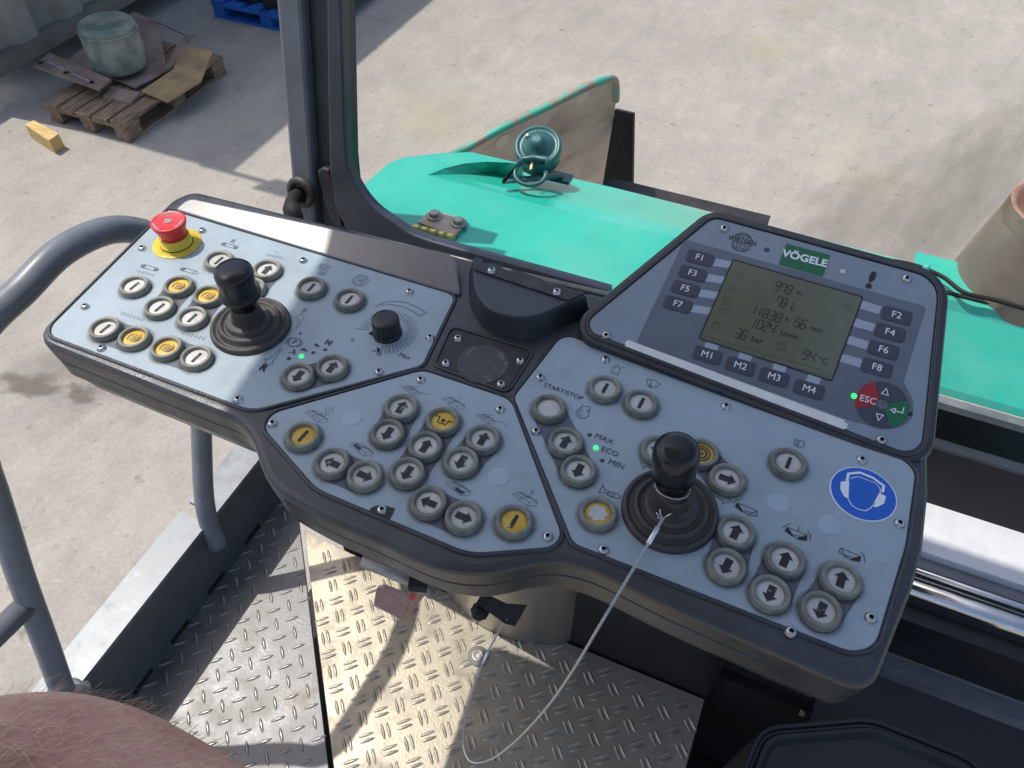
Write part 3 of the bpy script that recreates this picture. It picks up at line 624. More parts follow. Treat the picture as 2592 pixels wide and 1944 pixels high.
def tubei(f, a, b, r, fa, fb):
    u0, v0 = KP.uv(f(*a)); u1, v1 = KP.uv(f(*b)); m = MB()
    strip(m, KP, circ((u0, v0), r, 16), .0005, True); strip(m, KP, circ((u1, v1), r, 16), .0005, True)
    if fa: poly(m, KP, circ((u0, v0), r, 16))
    if fb: poly(m, KP, circ((u1, v1), r, 16))
    d = (Vector((u1 - u0, v1 - v0))).normalized(); nn = Vector((-d.y, d.x)) * r
    for s in (1, -1): strip(m, KP, [(u0 + nn.x * s, v0 + nn.y * s), (u1 + nn.x * s, v1 + nn.y * s)], .0005)
    m.build('printed_symbol', M['inkg'], A_)
tubei(r1, (870, 642), (980, 672), .0024, 1, 1); tubei(r1, (1202, 668), (1310, 698), .0024, 1, 0); tubei(r1, (1545, 458), (1648, 486), .0022, 1, 1); tubei(r2, (700, 303), (770, 322), .0018, 0, 0); tubei(r2, (695, 368), (735, 378), .0018, 0, 0)
sym(A_, [zig(r2, 668, 325, 100, 28, 4, 8)], mt='inkg')
sym(A_, texts=[('R', KP.uv(r1(1625, 437)), .0095)], mt='inkg', nm='printed_letter')
c = KP.uv(r2(1035, 433)); m = MB(); strip(m, KP, circ(c, .0086, 30), .0005, True)
strip(m, KP, [(c[0] + a * .0072, c[1] + b_ * .0072) for a, b_ in ((-.75, .9), (-.75, -.9))], .0005); strip(m, KP, [(c[0] + a * .0072, c[1] + b_ * .0072) for a, b_ in ((.75, .9), (.75, -.9))], .0005)
strip(m, KP, [(c[0] + a * .0065, c[1] + b_ * .0065) for a, b_ in ((-.6, .9), (-.35, .5), (-.35, -.5), (-.6, -.9), (.6, -.9), (.35, -.5), (.35, .5), (.6, .9))], .0005, True); strip(m, KP, circ(c, .0011, 10), .0006, True)
m.build('printed_symbol', M['inkg'], A_)
# dial around the rotary knob
m = MB(); kc = KP.uv(r2(1270, 862))
for k in range(0, 34):
    a = R(196 - k * 8.2); r0, r1_ = .0190, .0300 + (.004 if k in (0, 33) else 0)
    strip(m, KP, [(kc[0] + r0 * math.cos(a), kc[1] + r0 * math.sin(a)), (kc[0] + r1_ * math.cos(a), kc[1] + r1_ * math.sin(a))], .00045)
m.build('dial_scale', M['inkb'], A_)
sym(A_, [[r2(1150, 655), r2(1220, 620), r2(1320, 607), r2(1420, 618), r2(1510, 655), r2(1592, 703), r2(1540, 733), r2(1470, 688), r2(1390, 652), r2(1300, 635), r2(1220, 638), r2(1150, 655)]], texts=[('Max', KP.uv(r2(1408, 1070)), .0075), ('0', KP.uv(r2(968, 935)), .0055)], nm='dial_print')
sym(A_, [[r2(1130, 1020), r2(1175, 1030)], [r2(1185, 1000), r2(1180, 1045), r2(1175, 1060)], [r2(1185, 1000), r2(1200, 1060)]], [[r2(1172, 995), r2(1200, 1005), r2(1200, 1030), r2(1178, 1025)]], wd=.0008)
# drive lever print
sym(A_, [[r2(497, 840), r2(520, 760), r2(487, 742), r2(542, 712), r2(566, 765), r2(543, 762), r2(522, 815)]], texts=[('F', KP.uv(r2(562, 692)), .010)], mt='inkg')
sym(A_, [[r2(370, 998), r2(268, 1098), r2(230, 1090), r2(243, 1140), r2(308, 1130), r2(298, 1110), r2(378, 1010)]])
sym(A_, texts=[('R', KP.uv(r2(222, 1168)), .0115, 0, INKH, 0, .0004)], mt='ink', nm='printed_letter')
pc = KP.uv(r2(482, 952)); m = MB(); strip(m, KP, circ(pc, .0058, 28), .0007, True); strip(m, KP, circ(pc, .0078, 12, -.7, .7), .0006); strip(m, KP, circ(pc, .0078, 12, 2.44, 3.84), .0006); text(m, KP, 'P', pc, .0085); m.build('parking_symbol', M['inkb'], A_)
sym(A_, texts=[('N', KP.uv(r2(768, 955)), .0085, 0, INKH, 0, .0005)], nm='printed_letter')
sym(A_, [[r2(430, 1042), r2(470, 1035)]], [[r2(470, 1012), r2(492, 1015), r2(488, 1050), r2(475, 1055)]], wd=.0007)
sym(A_, fills=[[r2(528, 1015), r2(545, 1003), r2(568, 1002), r2(590, 1018), r2(588, 1030), r2(575, 1024), r2(545, 1022)]]); sym(A_, fills=[[r2(645, 975), r2(665, 960), r2(680, 970), r2(692, 985), r2(680, 998), r2(668, 985)]])
# screed pictograms
def screed(x, y, s=1.0, fill=None, par=B_, extra=(), f=r3, fx=()):
    q = lambda a, b: f(x + a * s, y + b * s)
    st = [[q(0, 12), q(32, 0), q(150, 58), q(150, 62), q(140, 82), q(88, 82), q(0, 12)], [q(20, 10), q(100, 60), q(150, 60)], [q(32, 0), q(50, 8)], [q(45, 2), q(130, 48)], [q(75, 2), q(148, 58)], [q(45, 2), q(75, 2)], [q(100, 60), q(88, 82)], [q(50, 32), q(92, 30), q(110, 22)], [q(42, 48), q(58, 34)]]
    if fill: pass
    sym(par, st + list(extra), fx, 'inkb', .0003)
screed(402, 366, 1.0, extra=[[r3(510, 385), r3(570, 402)]] + [[r3(535 + k * 22, 390), r3(545 + k * 22, 372), r3(537 + k * 22, 358), r3(550 + k * 22, 343)] for k in range(3)])
screed(1052, 204, .75, extra=[[r3(1035, 210), r3(1050, 188)], [r3(1100, 205), r3(1165, 212)], [r3(1165, 248), r3(1232, 258)]])
screed(1316, 278, 1.0, extra=[[r3(1432, 295), r3(1440, 268)]]); screed(1545, 390, .8, extra=[[r3(1600, 392), r3(1662, 402)], [r3(1665, 438), r3(1730, 446)], [r3(1735, 478), r3(1748, 448)]])
screed(700, 584, 1.05, fx=[[r3(718, 598), r3(740, 592), r3(778, 618), r3(762, 632)]]); screed(1338, 842, 1.1, fx=[[r3(1395, 895), r3(1415, 880), r3(1470, 918), r3(1440, 922)]])
screed(1782, 912, 1.12, extra=[[r3(1905, 935), r3(1925, 890)], [r3(1900, 912), r3(1925, 922)], [r3(1902, 902), r3(1928, 912)]])
# worn patch at the front screw of the middle panel
fillp(MB(), KP, [r3(735, 1013), r3(790, 1030), r3(822, 1045), r3(840, 1015), r3(880, 1000), r3(925, 998), r3(960, 1008), r3(1002, 1020), r3(985, 1060), r3(960, 1105), r3(900, 1085), r3(820, 1052)], .0002).build('torn_foil_patch', M['blackplate'], B_)
# right panel print
sym(C_, texts=[('START/STOP', KP.uv(r4(372, 450)), .0070, R(-3))], mt='ink', nm='printed_lettering')
for t, p in (('MAX', (678, 805)), ('ECO', (722, 900)), ('MIN', (770, 995))): sym(C_, texts=[(t, KP.uv(r4(*p)), .0080, R(-3))], nm='printed_lettering')
c = KP.uv(r4(517, 612)); m = MB(); strip(m, KP, circ(c, .0058, 26, 2.0, 7.3), .0005); strip(m, KP, circ(c, .0034, 18, 1.6, 5.0), .0005); ink(m, KP, [r4(495, 575), r4(520, 555), r4(575, 565), r4(565, 600), r4(545, 590)], .0005); m.build('printed_symbol', M['inkb'], C_)
sym(C_, [[r4(722, 300), r4(788, 325)], [r4(733, 303), r4(750, 265), r4(785, 265), r4(800, 285), r4(780, 322)], [r4(762, 240), r4(770, 258)], [r4(788, 245), r4(782, 260)], [r4(800, 275), r4(830, 268)], [r4(745, 258), r4(757, 268)]])
sym(C_, [[r4(995, 355), r4(1010, 405), r4(1060, 418), r4(1103, 395), r4(1060, 362), r4(995, 355)], [r4(1030, 360), r4(1026, 418)]], [[r4(1019, 408), r4(1033, 410), r4(1030, 420), r4(1018, 418)]])
sym(C_, [[r4(672, 1145), r4(680, 1185), r4(720, 1200), r4(755, 1205), r4(798, 1228)], [r4(672, 1145), r4(638, 1205), r4(685, 1205), r4(720, 1235), r4(760, 1245), r4(800, 1248), r4(798, 1225)], [r4(708, 1205), r4(700, 1222), r4(745, 1240), r4(758, 1222), r4(708, 1205)]])
sym(C_, [[r4(1055, 1000), r4(1000, 985), r4(1010, 962), r4(952, 978), r4(972, 1030), r4(985, 1010), r4(1050, 1028)]])
sym(C_, [[r6(215, 335), r6(330, 385), r6(345, 370), r6(362, 418), r6(310, 428), r6(318, 410), r6(232, 360)]])
hl = KP.uv(r6(800, 60)); sym(C_, [[r6(752 + 0, 27 + 10 * k), r6(782 - k * 1.5, 30 + 11 * k)] for k in range(5)] + [[r6(790, 35), r6(812, 40), r6(822, 55), r6(812, 75), r6(790, 82), r6(778, 72), r6(790, 35)]])
def bucket(x, y, fl, fr_, arcs):
    q = lambda a, b: r6(x + a, y + b)
    fills = ([[q(0, 22), q(15, 0), q(48, 50), q(45, 55)]] if fl else []) + ([[q(70, 70), q(135, 50), q(132, 82), q(128, 82)]] if fr_ else [])
    sym(C_, [[q(0, 22), q(15, 0), q(135, 50), q(132, 82), q(85, 75), q(40, 52), q(0, 22)], [q(15, 0), q(45, 52)], [q(38, 45), q(110, 62)], [q(135, 50), q(80, 75)]] + [[q(*p) for p in a] for a in arcs], fills, 'ink', .0005)
bucket(392, 423, 1, 0, [[(-15, 5), (5, -12), (38, -22)]])
bucket(700, 573, 1, 1, [[(-15, 5), (5, -12), (38, -24)], [(85, -3), (80, 28)], [(140, 22), (155, 45), (155, 82)]])
bucket(1030, 702, 0, 1, [[(140, 25), (158, 50), (162, 90)]])
# hearing-protection sign
sc0 = KP.uv(r6(1182, 366)); sg = MB(); slab(KP, circ(sc0, .0268, 56), [(0, 0), (0, .0004), (-.0002, .0005)], sg, 0)
poly(sg, KP, circ(sc0, .0258, 56), .0007, 1)
e6 = lambda L_: [KP.uv(r6(*p)) for p in L_]
poly(sg, KP, e6([(1042, 295), (1095, 288), (1090, 400), (1062, 385), (1040, 340)]), .0009, 0); poly(sg, KP, e6([(1280, 362), (1322, 385), (1310, 430), (1265, 452), (1235, 448), (1255, 410)]), .0009, 0)
strip(sg, KP, e6([(1080, 290), (1090, 245), (1160, 238), (1240, 270), (1308, 320), (1300, 360)]), .0022, False, .0009, 0)
strip(sg, KP, e6([(1100, 275), (1150, 262), (1210, 285), (1260, 305), (1285, 335), (1288, 365)]), .0006, False, .0009, 0)
strip(sg, KP, e6([(1088, 400), (1110, 440), (1150, 465), (1195, 475), (1230, 455), (1250, 425)]), .0008, False, .0009, 0)
sg.build('hearing_protection_sign', [M['white'], M['blue']], CON)['label'] = 'round blue sign showing a head wearing ear muffs'

# ================================================================== DISPLAY UNIT (part of the console)
dl = fillet(uvs(DS, [r5(18, 672), r5(795, 30), r5(2108, 392), r5(2000, 1432)]), [.012, .014, .024, .016], 8)
DSB = slab(DS, dl, [(.004, -.075), (.0125, -.06), (.0120, -.012), (.0112, -.003), (.0092, .0004), (.0060, .0008)]).build('display_housing', M['frame'], CON)
slab(DS, dl, [(.0008, -.001), (.0010, .0022), (.0018, .0030), (.0034, .0030), (.0046, .0020), (.0062, -.001)], cap0=False, cap1=False).build('display_rim', M['frame'], CON)
DP = plate(DS, dl, 0, .0016, .0005).build('display_faceplate', M['plate2'], CON)
D1 = Frame(DS.p(0, 0, .0016), DS.ex, DS.ey)
lp = fillet(uvs(D1, [r5(628, 152), r5(2040, 545), r5(1905, 985), r5(1965, 1090), r5(1960, 1215), r5(1830, 1268), r5(1610, 1215), r5(345, 755)]), [.004, .004, .004, .03, .03, .03, .004, .004], 6)
poly(MB(), D1, lp, .0002).build('printed_background', M['plate3'], DP)
m = MB()
for a, b_ in (((800, 292), (905, 312)), ((757, 382), (868, 402)), ((715, 472), (830, 492)), ((672, 562), (790, 582))):
    m = MB(); fillp(m, D1, [r5(a[0] + 12, a[1] - 28), r5(b_[0] + 12, b_[1] - 28), r5(b_[0] - 8, b_[1] + 12), r5(a[0] - 8, a[1] + 15)], .0004); m.build('key_guide', M['plate4'], DP)
for a, b_ in (((1655, 525), (1770, 560)), ((1615, 628), (1735, 662)), ((1580, 730), (1700, 765)), ((1540, 835), (1660, 870))):
    m = MB(); fillp(m, D1, [r5(a[0] + 10, a[1] - 15), r5(b_[0] + 10, b_[1] - 15), r5(b_[0] - 10, b_[1] + 30), r5(a[0] - 10, a[1] + 30)], .0004); m.build('key_guide', M['plate4'], DP)
for x, y in ((785, 770), (980, 835), (1180, 898), (1380, 962)):
    m = MB(); fillp(m, D1, [r5(x - 30, y - 25), r5(x + 45, y), r5(x + 30, y + 40), r5(x - 45, y + 20)], .0004); m.build('key_guide', M['plate4'], DP)
SQ = [D1.uv(r5(*p)) for p in ((912, 272), (1668, 490), (1485, 978), (713, 730))]
scm = MB(); poly(scm, D1, fillet(SQ, .002, 4), .0006)
LCD = scm.build('display_screen', M['lcd'], CON); LCD['label'] = 'grey-green liquid crystal screen showing engine readings'
strip(MB(), D1, fillet(SQ, .002, 4), .0014, True, .0007).build('screen_edge', M['ink'], LCD)
SEG = {'0': 'abcdef', '1': 'bc', '2': 'abged', '3': 'abgcd', '4': 'fgbc', '5': 'afgcd', '6': 'afgedc', '7': 'abcf', '8': 'abcdefg', '9': 'abcfgd', 'L': 'fed'}
def seg7(mb, ch, c, W=.0044, H=.0096, t=.0010, fr=D1, h=.0009):
    g_ = .00035; hw, hh = W / 2, H / 2
    if ch == '1': c = (c[0] - hw, c[1])
    S = {'a': ((-hw + g_, hh), (hw - g_, hh)), 'b': ((hw, hh - g_), (hw, g_)), 'c': ((hw, -g_), (hw, -hh + g_)), 'd': ((-hw + g_, -hh), (hw - g_, -hh)), 'e': ((-hw, -g_), (-hw, -hh + g_)), 'f': ((-hw, hh - g_), (-hw, g_)), 'g': ((-hw + g_, 0), (hw - g_, 0))}
    for k in SEG[ch]: strip(mb, fr, [(c[0] + x + .12 * y, c[1] + y) for x, y in S[k]], t, False, h)
m = MB()
for s, pts in (('979', [(1172, 428), (1205, 438), (1238, 448)]), ('78', [(1180, 514), (1208, 523)]), ('11838', [(1040, 566), (1072, 577), (1102, 587), (1140, 600), (1178, 612)]), ('56', [(1288, 638), (1322, 650)]), ('1024', [(1038, 642), (1070, 651), (1104, 662), (1140, 674)]), ('36', [(942, 702), (975, 712)]), ('94', [(1335, 826), (1372, 838)])):
    for ch, p in zip(s, pts): seg7(m, ch, D1.uv(r5(*p)))
seg7(m, 'L', D1.uv(r5(1268, 545)), .0038, .0085)
poly(m, D1, circ(D1.uv(r5(955, 725)), .0006, 8), .0009)
for t, p, s in (('m', (1296, 466), .0062), ('h', (1226, 622), .0066), ('min', (1398, 680), .0078), ('1/min', (1235, 712), .0078), ('bar', (1050, 742), .0080), ('\u00b0C', (1435, 862), .0078)):
    text(m, D1, t, D1.uv(r5(*p)), s, 0, .0009, 0, .00012)
m.build('screen_readings', M['lcdink'], LCD)
m = MB()
def ic(x, y, pts, cl=True): ink(m, D1, [r5(x + a, y + b_) for a, b_ in pts], .0005, cl, .0009)
ic(945, 362, [(-18, -10), (18, 0), (12, 22), (-22, 10)]); ic(908, 435, [(-15, -20), (-18, 15)], False); ic(908, 435, [(5, -15), (2, 20)], False); ic(908, 435, [(-18, 0), (20, 10)], False)
ic(870, 512, [(-10, -22), (20, -12), (10, 22), (-20, 12)]); ic(870, 512, [(-15, 0), (15, 8)], False)
for x, y in ((850, 580), (808, 660), (1190, 780)):
    strip(m, D1, circ(D1.uv(r5(x, y)), .0034, 18), .0006, True, .0009); ic(x, y, [(-8, -25), (22, -18)], False)
ic(1218, 790, [(0, -20), (-3, 18)], False); ic(832, 660, [(0, -8), (12, 5)], False); ic(1562, 540, [(-30, 0), (-8, 5)], False); ic(1575, 545, [(-10, -12), (12, -5), (8, 14), (-12, 8)])
m.build('screen_icons', M['lcdink2'] if 'lcdink2' in M else M['lcdfaint'], LCD)
m = MB()
for pts in ([(745, 715), (900, 762), (890, 790), (735, 742)], [(920, 765), (1085, 815), (1078, 845), (910, 795)], [(1100, 820), (1270, 872), (1262, 900), (1092, 850)], [(1290, 875), (1478, 930), (1470, 955), (1280, 905)]):
    ink(m, D1, [r5(*p) for p in pts], .00045, True, .0009)
m.build('screen_boxes', M['lcdfaint'], LCD)
# soft keys
def rrect(c, w_, h_, r): return fillet([(c[0] - w_ / 2, c[1] - h_ / 2), (c[0] + w_ / 2, c[1] - h_ / 2), (c[0] + w_ / 2, c[1] + h_ / 2), (c[0] - w_ / 2, c[1] + h_ / 2)], r, 4)
for t, p in dict(F1=(717, 262), F3=(675, 352), F5=(632, 442), F7=(588, 533), F2=(1863, 597), F4=(1824, 697), F6=(1786, 799), F8=(1748, 902), M1=(761, 829), M2=(953, 893), M3=(1150, 958), M4=(1353, 1029)).items():
    c = D1.uv(r5(*p)); m = MB(); slab(D1, rrect(c, .0268, .0148, .0034), [(0, 0), (0, .0006), (-.0006, .0010), (-.002, .0011)], m)
    text(m, D1, t, c, .0094, 0, .0014, 1); m.build('soft_key', [M['key'], M['white']], CON)
# navigation pad
nc = D1.uv(r5(1780, 1117)); rr = .0222
def sector(a0, a1, mi, m):
    a0, a1 = R(a0), R(a1); pts = circ(nc, rr, 14, a0, a1) + circ(nc, .0052, 8, a1, a0); poly(m, D1, pts, .0009, mi)
m = MB(); sector(32, 118, 0, m); sector(212, 298, 0, m)
for t_, dy in ((1, .0122), (-1, -.0122)):
    strip(m, D1, [(nc[0] - .0028, nc[1] + dy - t_ * .0022), (nc[0] + .0028, nc[1] + dy - t_ * .0022), (nc[0], nc[1] + dy + t_ * .0038)], .0007, True, .0012, 1)
strip(m, D1, circ(nc, .0035, 20), .0018, True, .0010, 2)
m.build('arrow_keys', [M['key'], M['white'], M['plate3']], CON)
m = MB(); sector(121, 209, 0, m); text(m, D1, 'ESC', (nc[0] - .0122, nc[1] + .0002), .0088, 0, .0012, 1); m.build('escape_key', [M['esc'], M['white']], CON)
m = MB(); sector(-59, 29, 0, m)
strip(m, D1, [(nc[0] + .0175, nc[1] + .0035), (nc[0] + .0175, nc[1] - .0025), (nc[0] + .011, nc[1] - .0025)], .0008, False, .0012, 1)
strip(m, D1, [(nc[0] + .0112, nc[1] - .0002), (nc[0] + .0112, nc[1] - .0048), (nc[0] + .0076, nc[1] - .0025)], .0008, True, .0012, 1); m.build('enter_key', [M['vgreen'], M['white']], CON)
dot(D1, r5(1617, 1066), .0025, M['led'], 'lit_lamp', DP, .0016); dot(D1, r5(1943, 1170), .0024, M['ink'], 'lamp', DP); dot(D1, r5(1108, 213), .0028, M['ledoff'], 'lamp', DP)
m = MB(); poly(m, D1, circ(D1.uv(r5(1550, 340)), .0026, 18), .0006); m.build('pale_dot', M['cap'], DP)
# badges
m = MB(); gb = [D1.uv(r5(*p)) for p in ((1222, 178), (1480, 245), (1432, 370), (1177, 297))]
poly(m, D1, gb, .0005); gc = (sum(p[0] for p in gb) / 4, sum(p[1] for p in gb) / 4); gw = (Vector(gb[1]) - Vector(gb[0])).length
text(m, D1, 'V\u00d6GELE', (gc[0], gc[1] + .0012), .0112, 0, .0008, 1, .00035, 1.04); m.build('maker_badge', [M['vgreen'], M['white']], DP)
wc = D1.uv(r5(962, 170)); m = MB(); rg_ = .0105
strip(m, D1, circ(wc, rg_, 24, R(24), R(156)), .0005); strip(m, D1, circ(wc, rg_, 24, R(204), R(336)), .0005); strip(m, D1, [(wc[0], wc[1] + rg_), (wc[0], wc[1] + .0038)], .0004); strip(m, D1, [(wc[0], wc[1] - .0038), (wc[0], wc[1] - rg_)], .0004)
for s in (-1, 1):
    for k in (.45, .8):
        pts = [(wc[0] + s * k * rg_ * math.cos(a), wc[1] + rg_ * math.sin(a)) for a in [R(-90 + 6 * q) for q in range(31)]]
        strip(m, D1, [p for p in pts if p[1] > wc[1] + .0040], .0004); strip(m, D1, [p for p in pts if p[1] < wc[1] - .0040], .0004)
for y in (.0068, -.0068): strip(m, D1, [(wc[0] - math.sqrt(rg_ ** 2 - y * y), wc[1] + y), (wc[0] + math.sqrt(rg_ ** 2 - y * y), wc[1] + y)], .0004)
text(m, D1, 'WIRTGEN', (wc[0], wc[1] + .0023), .0058, 0, INKH, 0, .0001, 1.05); text(m, D1, 'GROUP', (wc[0] + .0003, wc[1] - .0026), .0046, 0, INKH, 0, 0, 1.0, spacing=1.35)
strip(m, D1, [(wc[0] - .0130, wc[1]), (wc[0] + .0135, wc[1])], .0005); m.build('globe_emblem', M['ink'], DP)
ex = MB(); fillp(ex, D1, [r5(1722, 338), r5(1748, 348), r5(1738, 385), r5(1712, 405), r5(1702, 398), r5(1706, 365)]); poly(ex, D1, circ(D1.uv(r5(1702, 425)), .0028, 16)); ex.build('exclamation_mark', M['ink'], DP)
# tape strip
tp = [D1.uv(r5(*p)) for p in ((268, 778), (285, 770), (280, 758), (298, 740), (700, 888), (1200, 1075), (1562, 1208), (1558, 1218), (1584, 1232), (1570, 1242), (1585, 1250), (1556, 1262), (1100, 1090), (600, 902))]
slab(D1, ccw(tp), [(0, .0002), (0, .0007)]).build('masking_tape', M['tape'], CON)
for p in (r5(860, 85), r5(1925, 378), r5(170, 710), r5(1778, 1320)):
    u, v = D1.uv(p, .0015); obj('screw', SCR, CON, D1.p(u, v, 0), (td, 0, 0))

# ================================================================== CANOPY ROOF (shades the console's right half)
ZR = 3.58; dz = (ZR - ZC) / math.tan(R(SUN_EL)); dx, dy = dz * math.cos(R(SUN_AZ)), -dz * math.sin(R(SUN_AZ))
xa = lambda y: -.438 - .15 * (y - dy * -1 - .45) - dx
RF = empty('canopy_roof', (-.3, .2, ZR), 'flat canopy roof above the operator whose shade covers the right side of the console', 'roof')
lp = ccw([(xa(.86), .86), (.12, .86), (.12, -.5), (xa(-.5), -.5)])  # unseen roof, kept narrow to let more sky light into its shade
RFF = Frame((0, 0, ZR), (1, 0, 0), (0, 1, 0))
slab(RFF, lp, [(0, 0), (0, .02)]).build('bounce_lining', M['offwhite'], RF)  # pale underside added to reflect light back into the shaded area
slab(RFF, lp, [(.004, .02), (.004, .06), (-.01, .07)]).build('roof_sheet', M['pillar'], RF)

# ================================================================== WINDSCREEN PILLAR
lean = Vector((-.01, .20, 1)).normalized()
PW = Vector((-.70, .775, 2.27))
WF = Frame(PW, (1, 0, 0), lean)
PIL = empty('windscreen_pillar', PW, 'dark grey windscreen pillar that curves into the frame behind the console', 'pillar')
def wslab(px, w0, w1, name, mt, bev=.003, rad=0):
    uv = fillet([WF.uv(p, w1) for p in px], rad, 5) if rad else ccw([WF.uv(p, w1) for p in px])
    return slab(WF, uv, [(0, w0), (0, w1 - bev), (-bev * .3, w1 - bev * .3), (-bev, w1)]).build(name, mt, PIL)
wslab([(667, -240), (742, -240), (762, 0), (791, 434), (800, 610), (757, 610), (737, 466), (697, 0)], -.05, .0, 'square_post', M['post'], .006)
wslab([(735, -240), (845, -240), (868, 0), (880, 400), (900, 600), (790, 600)], -.045, -.016, 'recessed_channel', M['pillar2'])
fl = catmull([(858, -240), (862, 0), (868, 180), (875, 380), (884, 434), (910, 484), (946, 528), (997, 564), (1048, 596), (1151, 628), (1240, 653), (1400, 697), (1540, 736)], 4) + [(1540, 770), (1300, 712), (1100, 668), (960, 640), (880, 590), (848, 520), (834, 430), (828, 180), (824, -240)]
wslab(fl, -.010, .008, 'curved_flange', M['pillar'], .003)
m = MB(); m.tube([WF.p(*WF.uv(p, .009), .009) for p in ((880, 588), (1100, 641), (1540, 744))], .0035, 8); m.build('frame_edge', M['steel'], PIL)
wslab([rp(420, 1195), rp(455, 1175), rp(500, 1190), rp(545, 1320), rp(590, 1480), rp(600, 1590), rp(520, 1540), rp(465, 1400)], -.028, .004, 'gusset', M['blackplate'], .003)
c = WF.uv(rp(312, 1345), .002)
MB().lathe([(.024, 0), (.0245, .004), (.022, .008), (.016, .0085), (.014, .006), (.013, -.01)], WF.p(c[0], c[1], .0), WF.ez, 28).build('cable_grommet', M['rubber'], PIL)
m = MB(); p0 = WF.p(c[0], c[1] - .002, .0); p1 = P(rp(262, 1490), 2.38); p2 = P((737, 590), 2.30)
path = catmull([tuple(p0 - WF.ez * .02), tuple(p0 + WF.ez * .018), tuple((p0 + p1) / 2 + Vector((0, -.02, 0))), tuple(p1), tuple(p1 + Vector((0, .0, -.1)))], 12)
m.tube(path, [.0095 + .0012 * (k % 2) for k in range(len(path))], 12); m.build('corrugated_hose', M['black'], PIL)
MB().box((-.64, .62, 2.16), (.02, .735, 2.24)).build('lower_frame_rail', M['pillar'], PIL)

# ================================================================== ENGINE HOOD
HZ = 2.25
HOOD = empty('engine_hood', (-.2, 1.0, 1.9), 'bright turquoise engine hood behind the console', 'hood')
HF = Frame((0, 0, HZ), (1, 0, 0), (0, 1, 0))
H = lambda x, y, z=HZ: P(rh(x, y), z)
rear = [H(-40, 700), H(60, 765), H(200, 812), H(1500, 1180)]
left = [H(60, 650), H(210, 520), H(285, 490), H(480, 466), H(640, 460)]
ridge_top = [H(700, 478), H(800, 500), H(905, 524)]
# main deck: everything behind the crease
k0 = H(415, 580); k1 = P(rh(1670, 910), HZ); k2 = Vector((.75, k1.y + .05, HZ))
r0 = Vector((-.66, .800, HZ))
crease = [k0, k0.lerp(k1, .33), k0.lerp(k1, .66), k1, k2]
deckv = [Vector((-.66, .80, HZ)), Vector((.75, .81, HZ))] + [k2, k1, k0.lerp(k1, .66), k0.lerp(k1, .33), k0] + ridge_top[::-1] * 0 + []
lipc = [k0, H(500, 545), H(600, 520), H(720, 510), H(830, 515), H(915, 528)]
m = MB()
m.add([Vector((-.60, .80, HZ)), Vector((.04, .81, HZ)), Vector((.04, .99, HZ)), Vector((.75, .99, HZ))] + crease[::-1] + lipc[1:] + [H(905, 522), H(800, 497), H(640, 461), H(480, 466), H(285, 490), H(210, 520), H(60, 652)], [tuple(range(4 + 5 + 5 + 7))])
# skirt around
edge = [H(905, 522), H(800, 497), H(640, 461), H(480, 466), H(285, 490), H(210, 520), H(60, 652), Vector((-.60, .80, HZ)), Vector((.04, .81, HZ))]
low = [p + Vector((0, .0, -.012)) for p in edge]; low2 = [p + Vector((-.004 if i < 8 else 0, .01 if i < 5 else 0, -.5)) for i, p in enumerate(edge)]
m.loft([edge, low, low2], False, False, closed=False)
# sloping front facet below the lip
fb = [k0, P(rh(520, 577), HZ - .010), P(rh(700, 572), HZ - .026), P(rh(905, 566), HZ - .044), P(rh(1150, 592), HZ - .058), P(rh(1400, 650), HZ - .066), P(rh(1700, 725), HZ - .07), P(rh(2200, 850), HZ - .07), P(rh(3300, 1125), HZ - .07)]
m.add(crease + fb[1:][::-1], [tuple(range(len(crease) + len(fb) - 1))])
lipr = lipc + [H(920, 545)]
m.loft([lipc, [fb[0], fb[0].lerp(fb[1], .7), fb[1].lerp(fb[2], .5), fb[2], fb[2].lerp(fb[3], .6), fb[3]]], False, False, closed=False)
fe = fb[3:]; m.loft([fe, [p + Vector((0, .01, -.03)) for p in fe], [p + Vector((0, .02, -.5)) for p in fe]], False, False, closed=False)
m.build('hood_panel', M['hood'], HOOD)
M['hinge'] = mat('dusty_tan_hinge', (164, 152, 136), .5, .3, var=.12, vs=40, dirt=[((110, 92, 76), 30, .56, .72, .6, ISO)])
# rolled lower edge along the rear
MB().tube([(-.60, .800, HZ - .004), (.04, .810, HZ - .004)], .0055, 10).build('rolled_edge', M['hood'], HOOD)
# hinge
hu = lambda x, y: HF.uv(rh(x, y))
hg = slab(HF, fillet([hu(362, 838), hu(432, 772), hu(622, 824), hu(562, 912)], .004, 3), [(0, .0005), (0, .005), (-.0008, .006)]).build('hinge', M['hinge'], HOOD)
for x, y in ((450, 790), (575, 826)):
    q = HF.uv(rh(x, y), .008); MB().lathe([(.0125, .006), (.0125, .0085), (.0085, .0087)], HF.p(q[0], q[1], 0), n=20).lathe([(.0088, .0087), (.0085, .0145), (.007, .0155)], HF.p(q[0], q[1], 0), n=6, smooth=False).build('hinge_bolt', M['steel'], hg)
a = H(335, 848, HZ + .004); b_ = H(556, 905, HZ + .004)
for k in range(5):
    MB().tube([a.lerp(b_, (k + .06) / 5), a.lerp(b_, (k + .94) / 5)], .0052, 12).build('hinge_knuckle', M['brass'], hg)
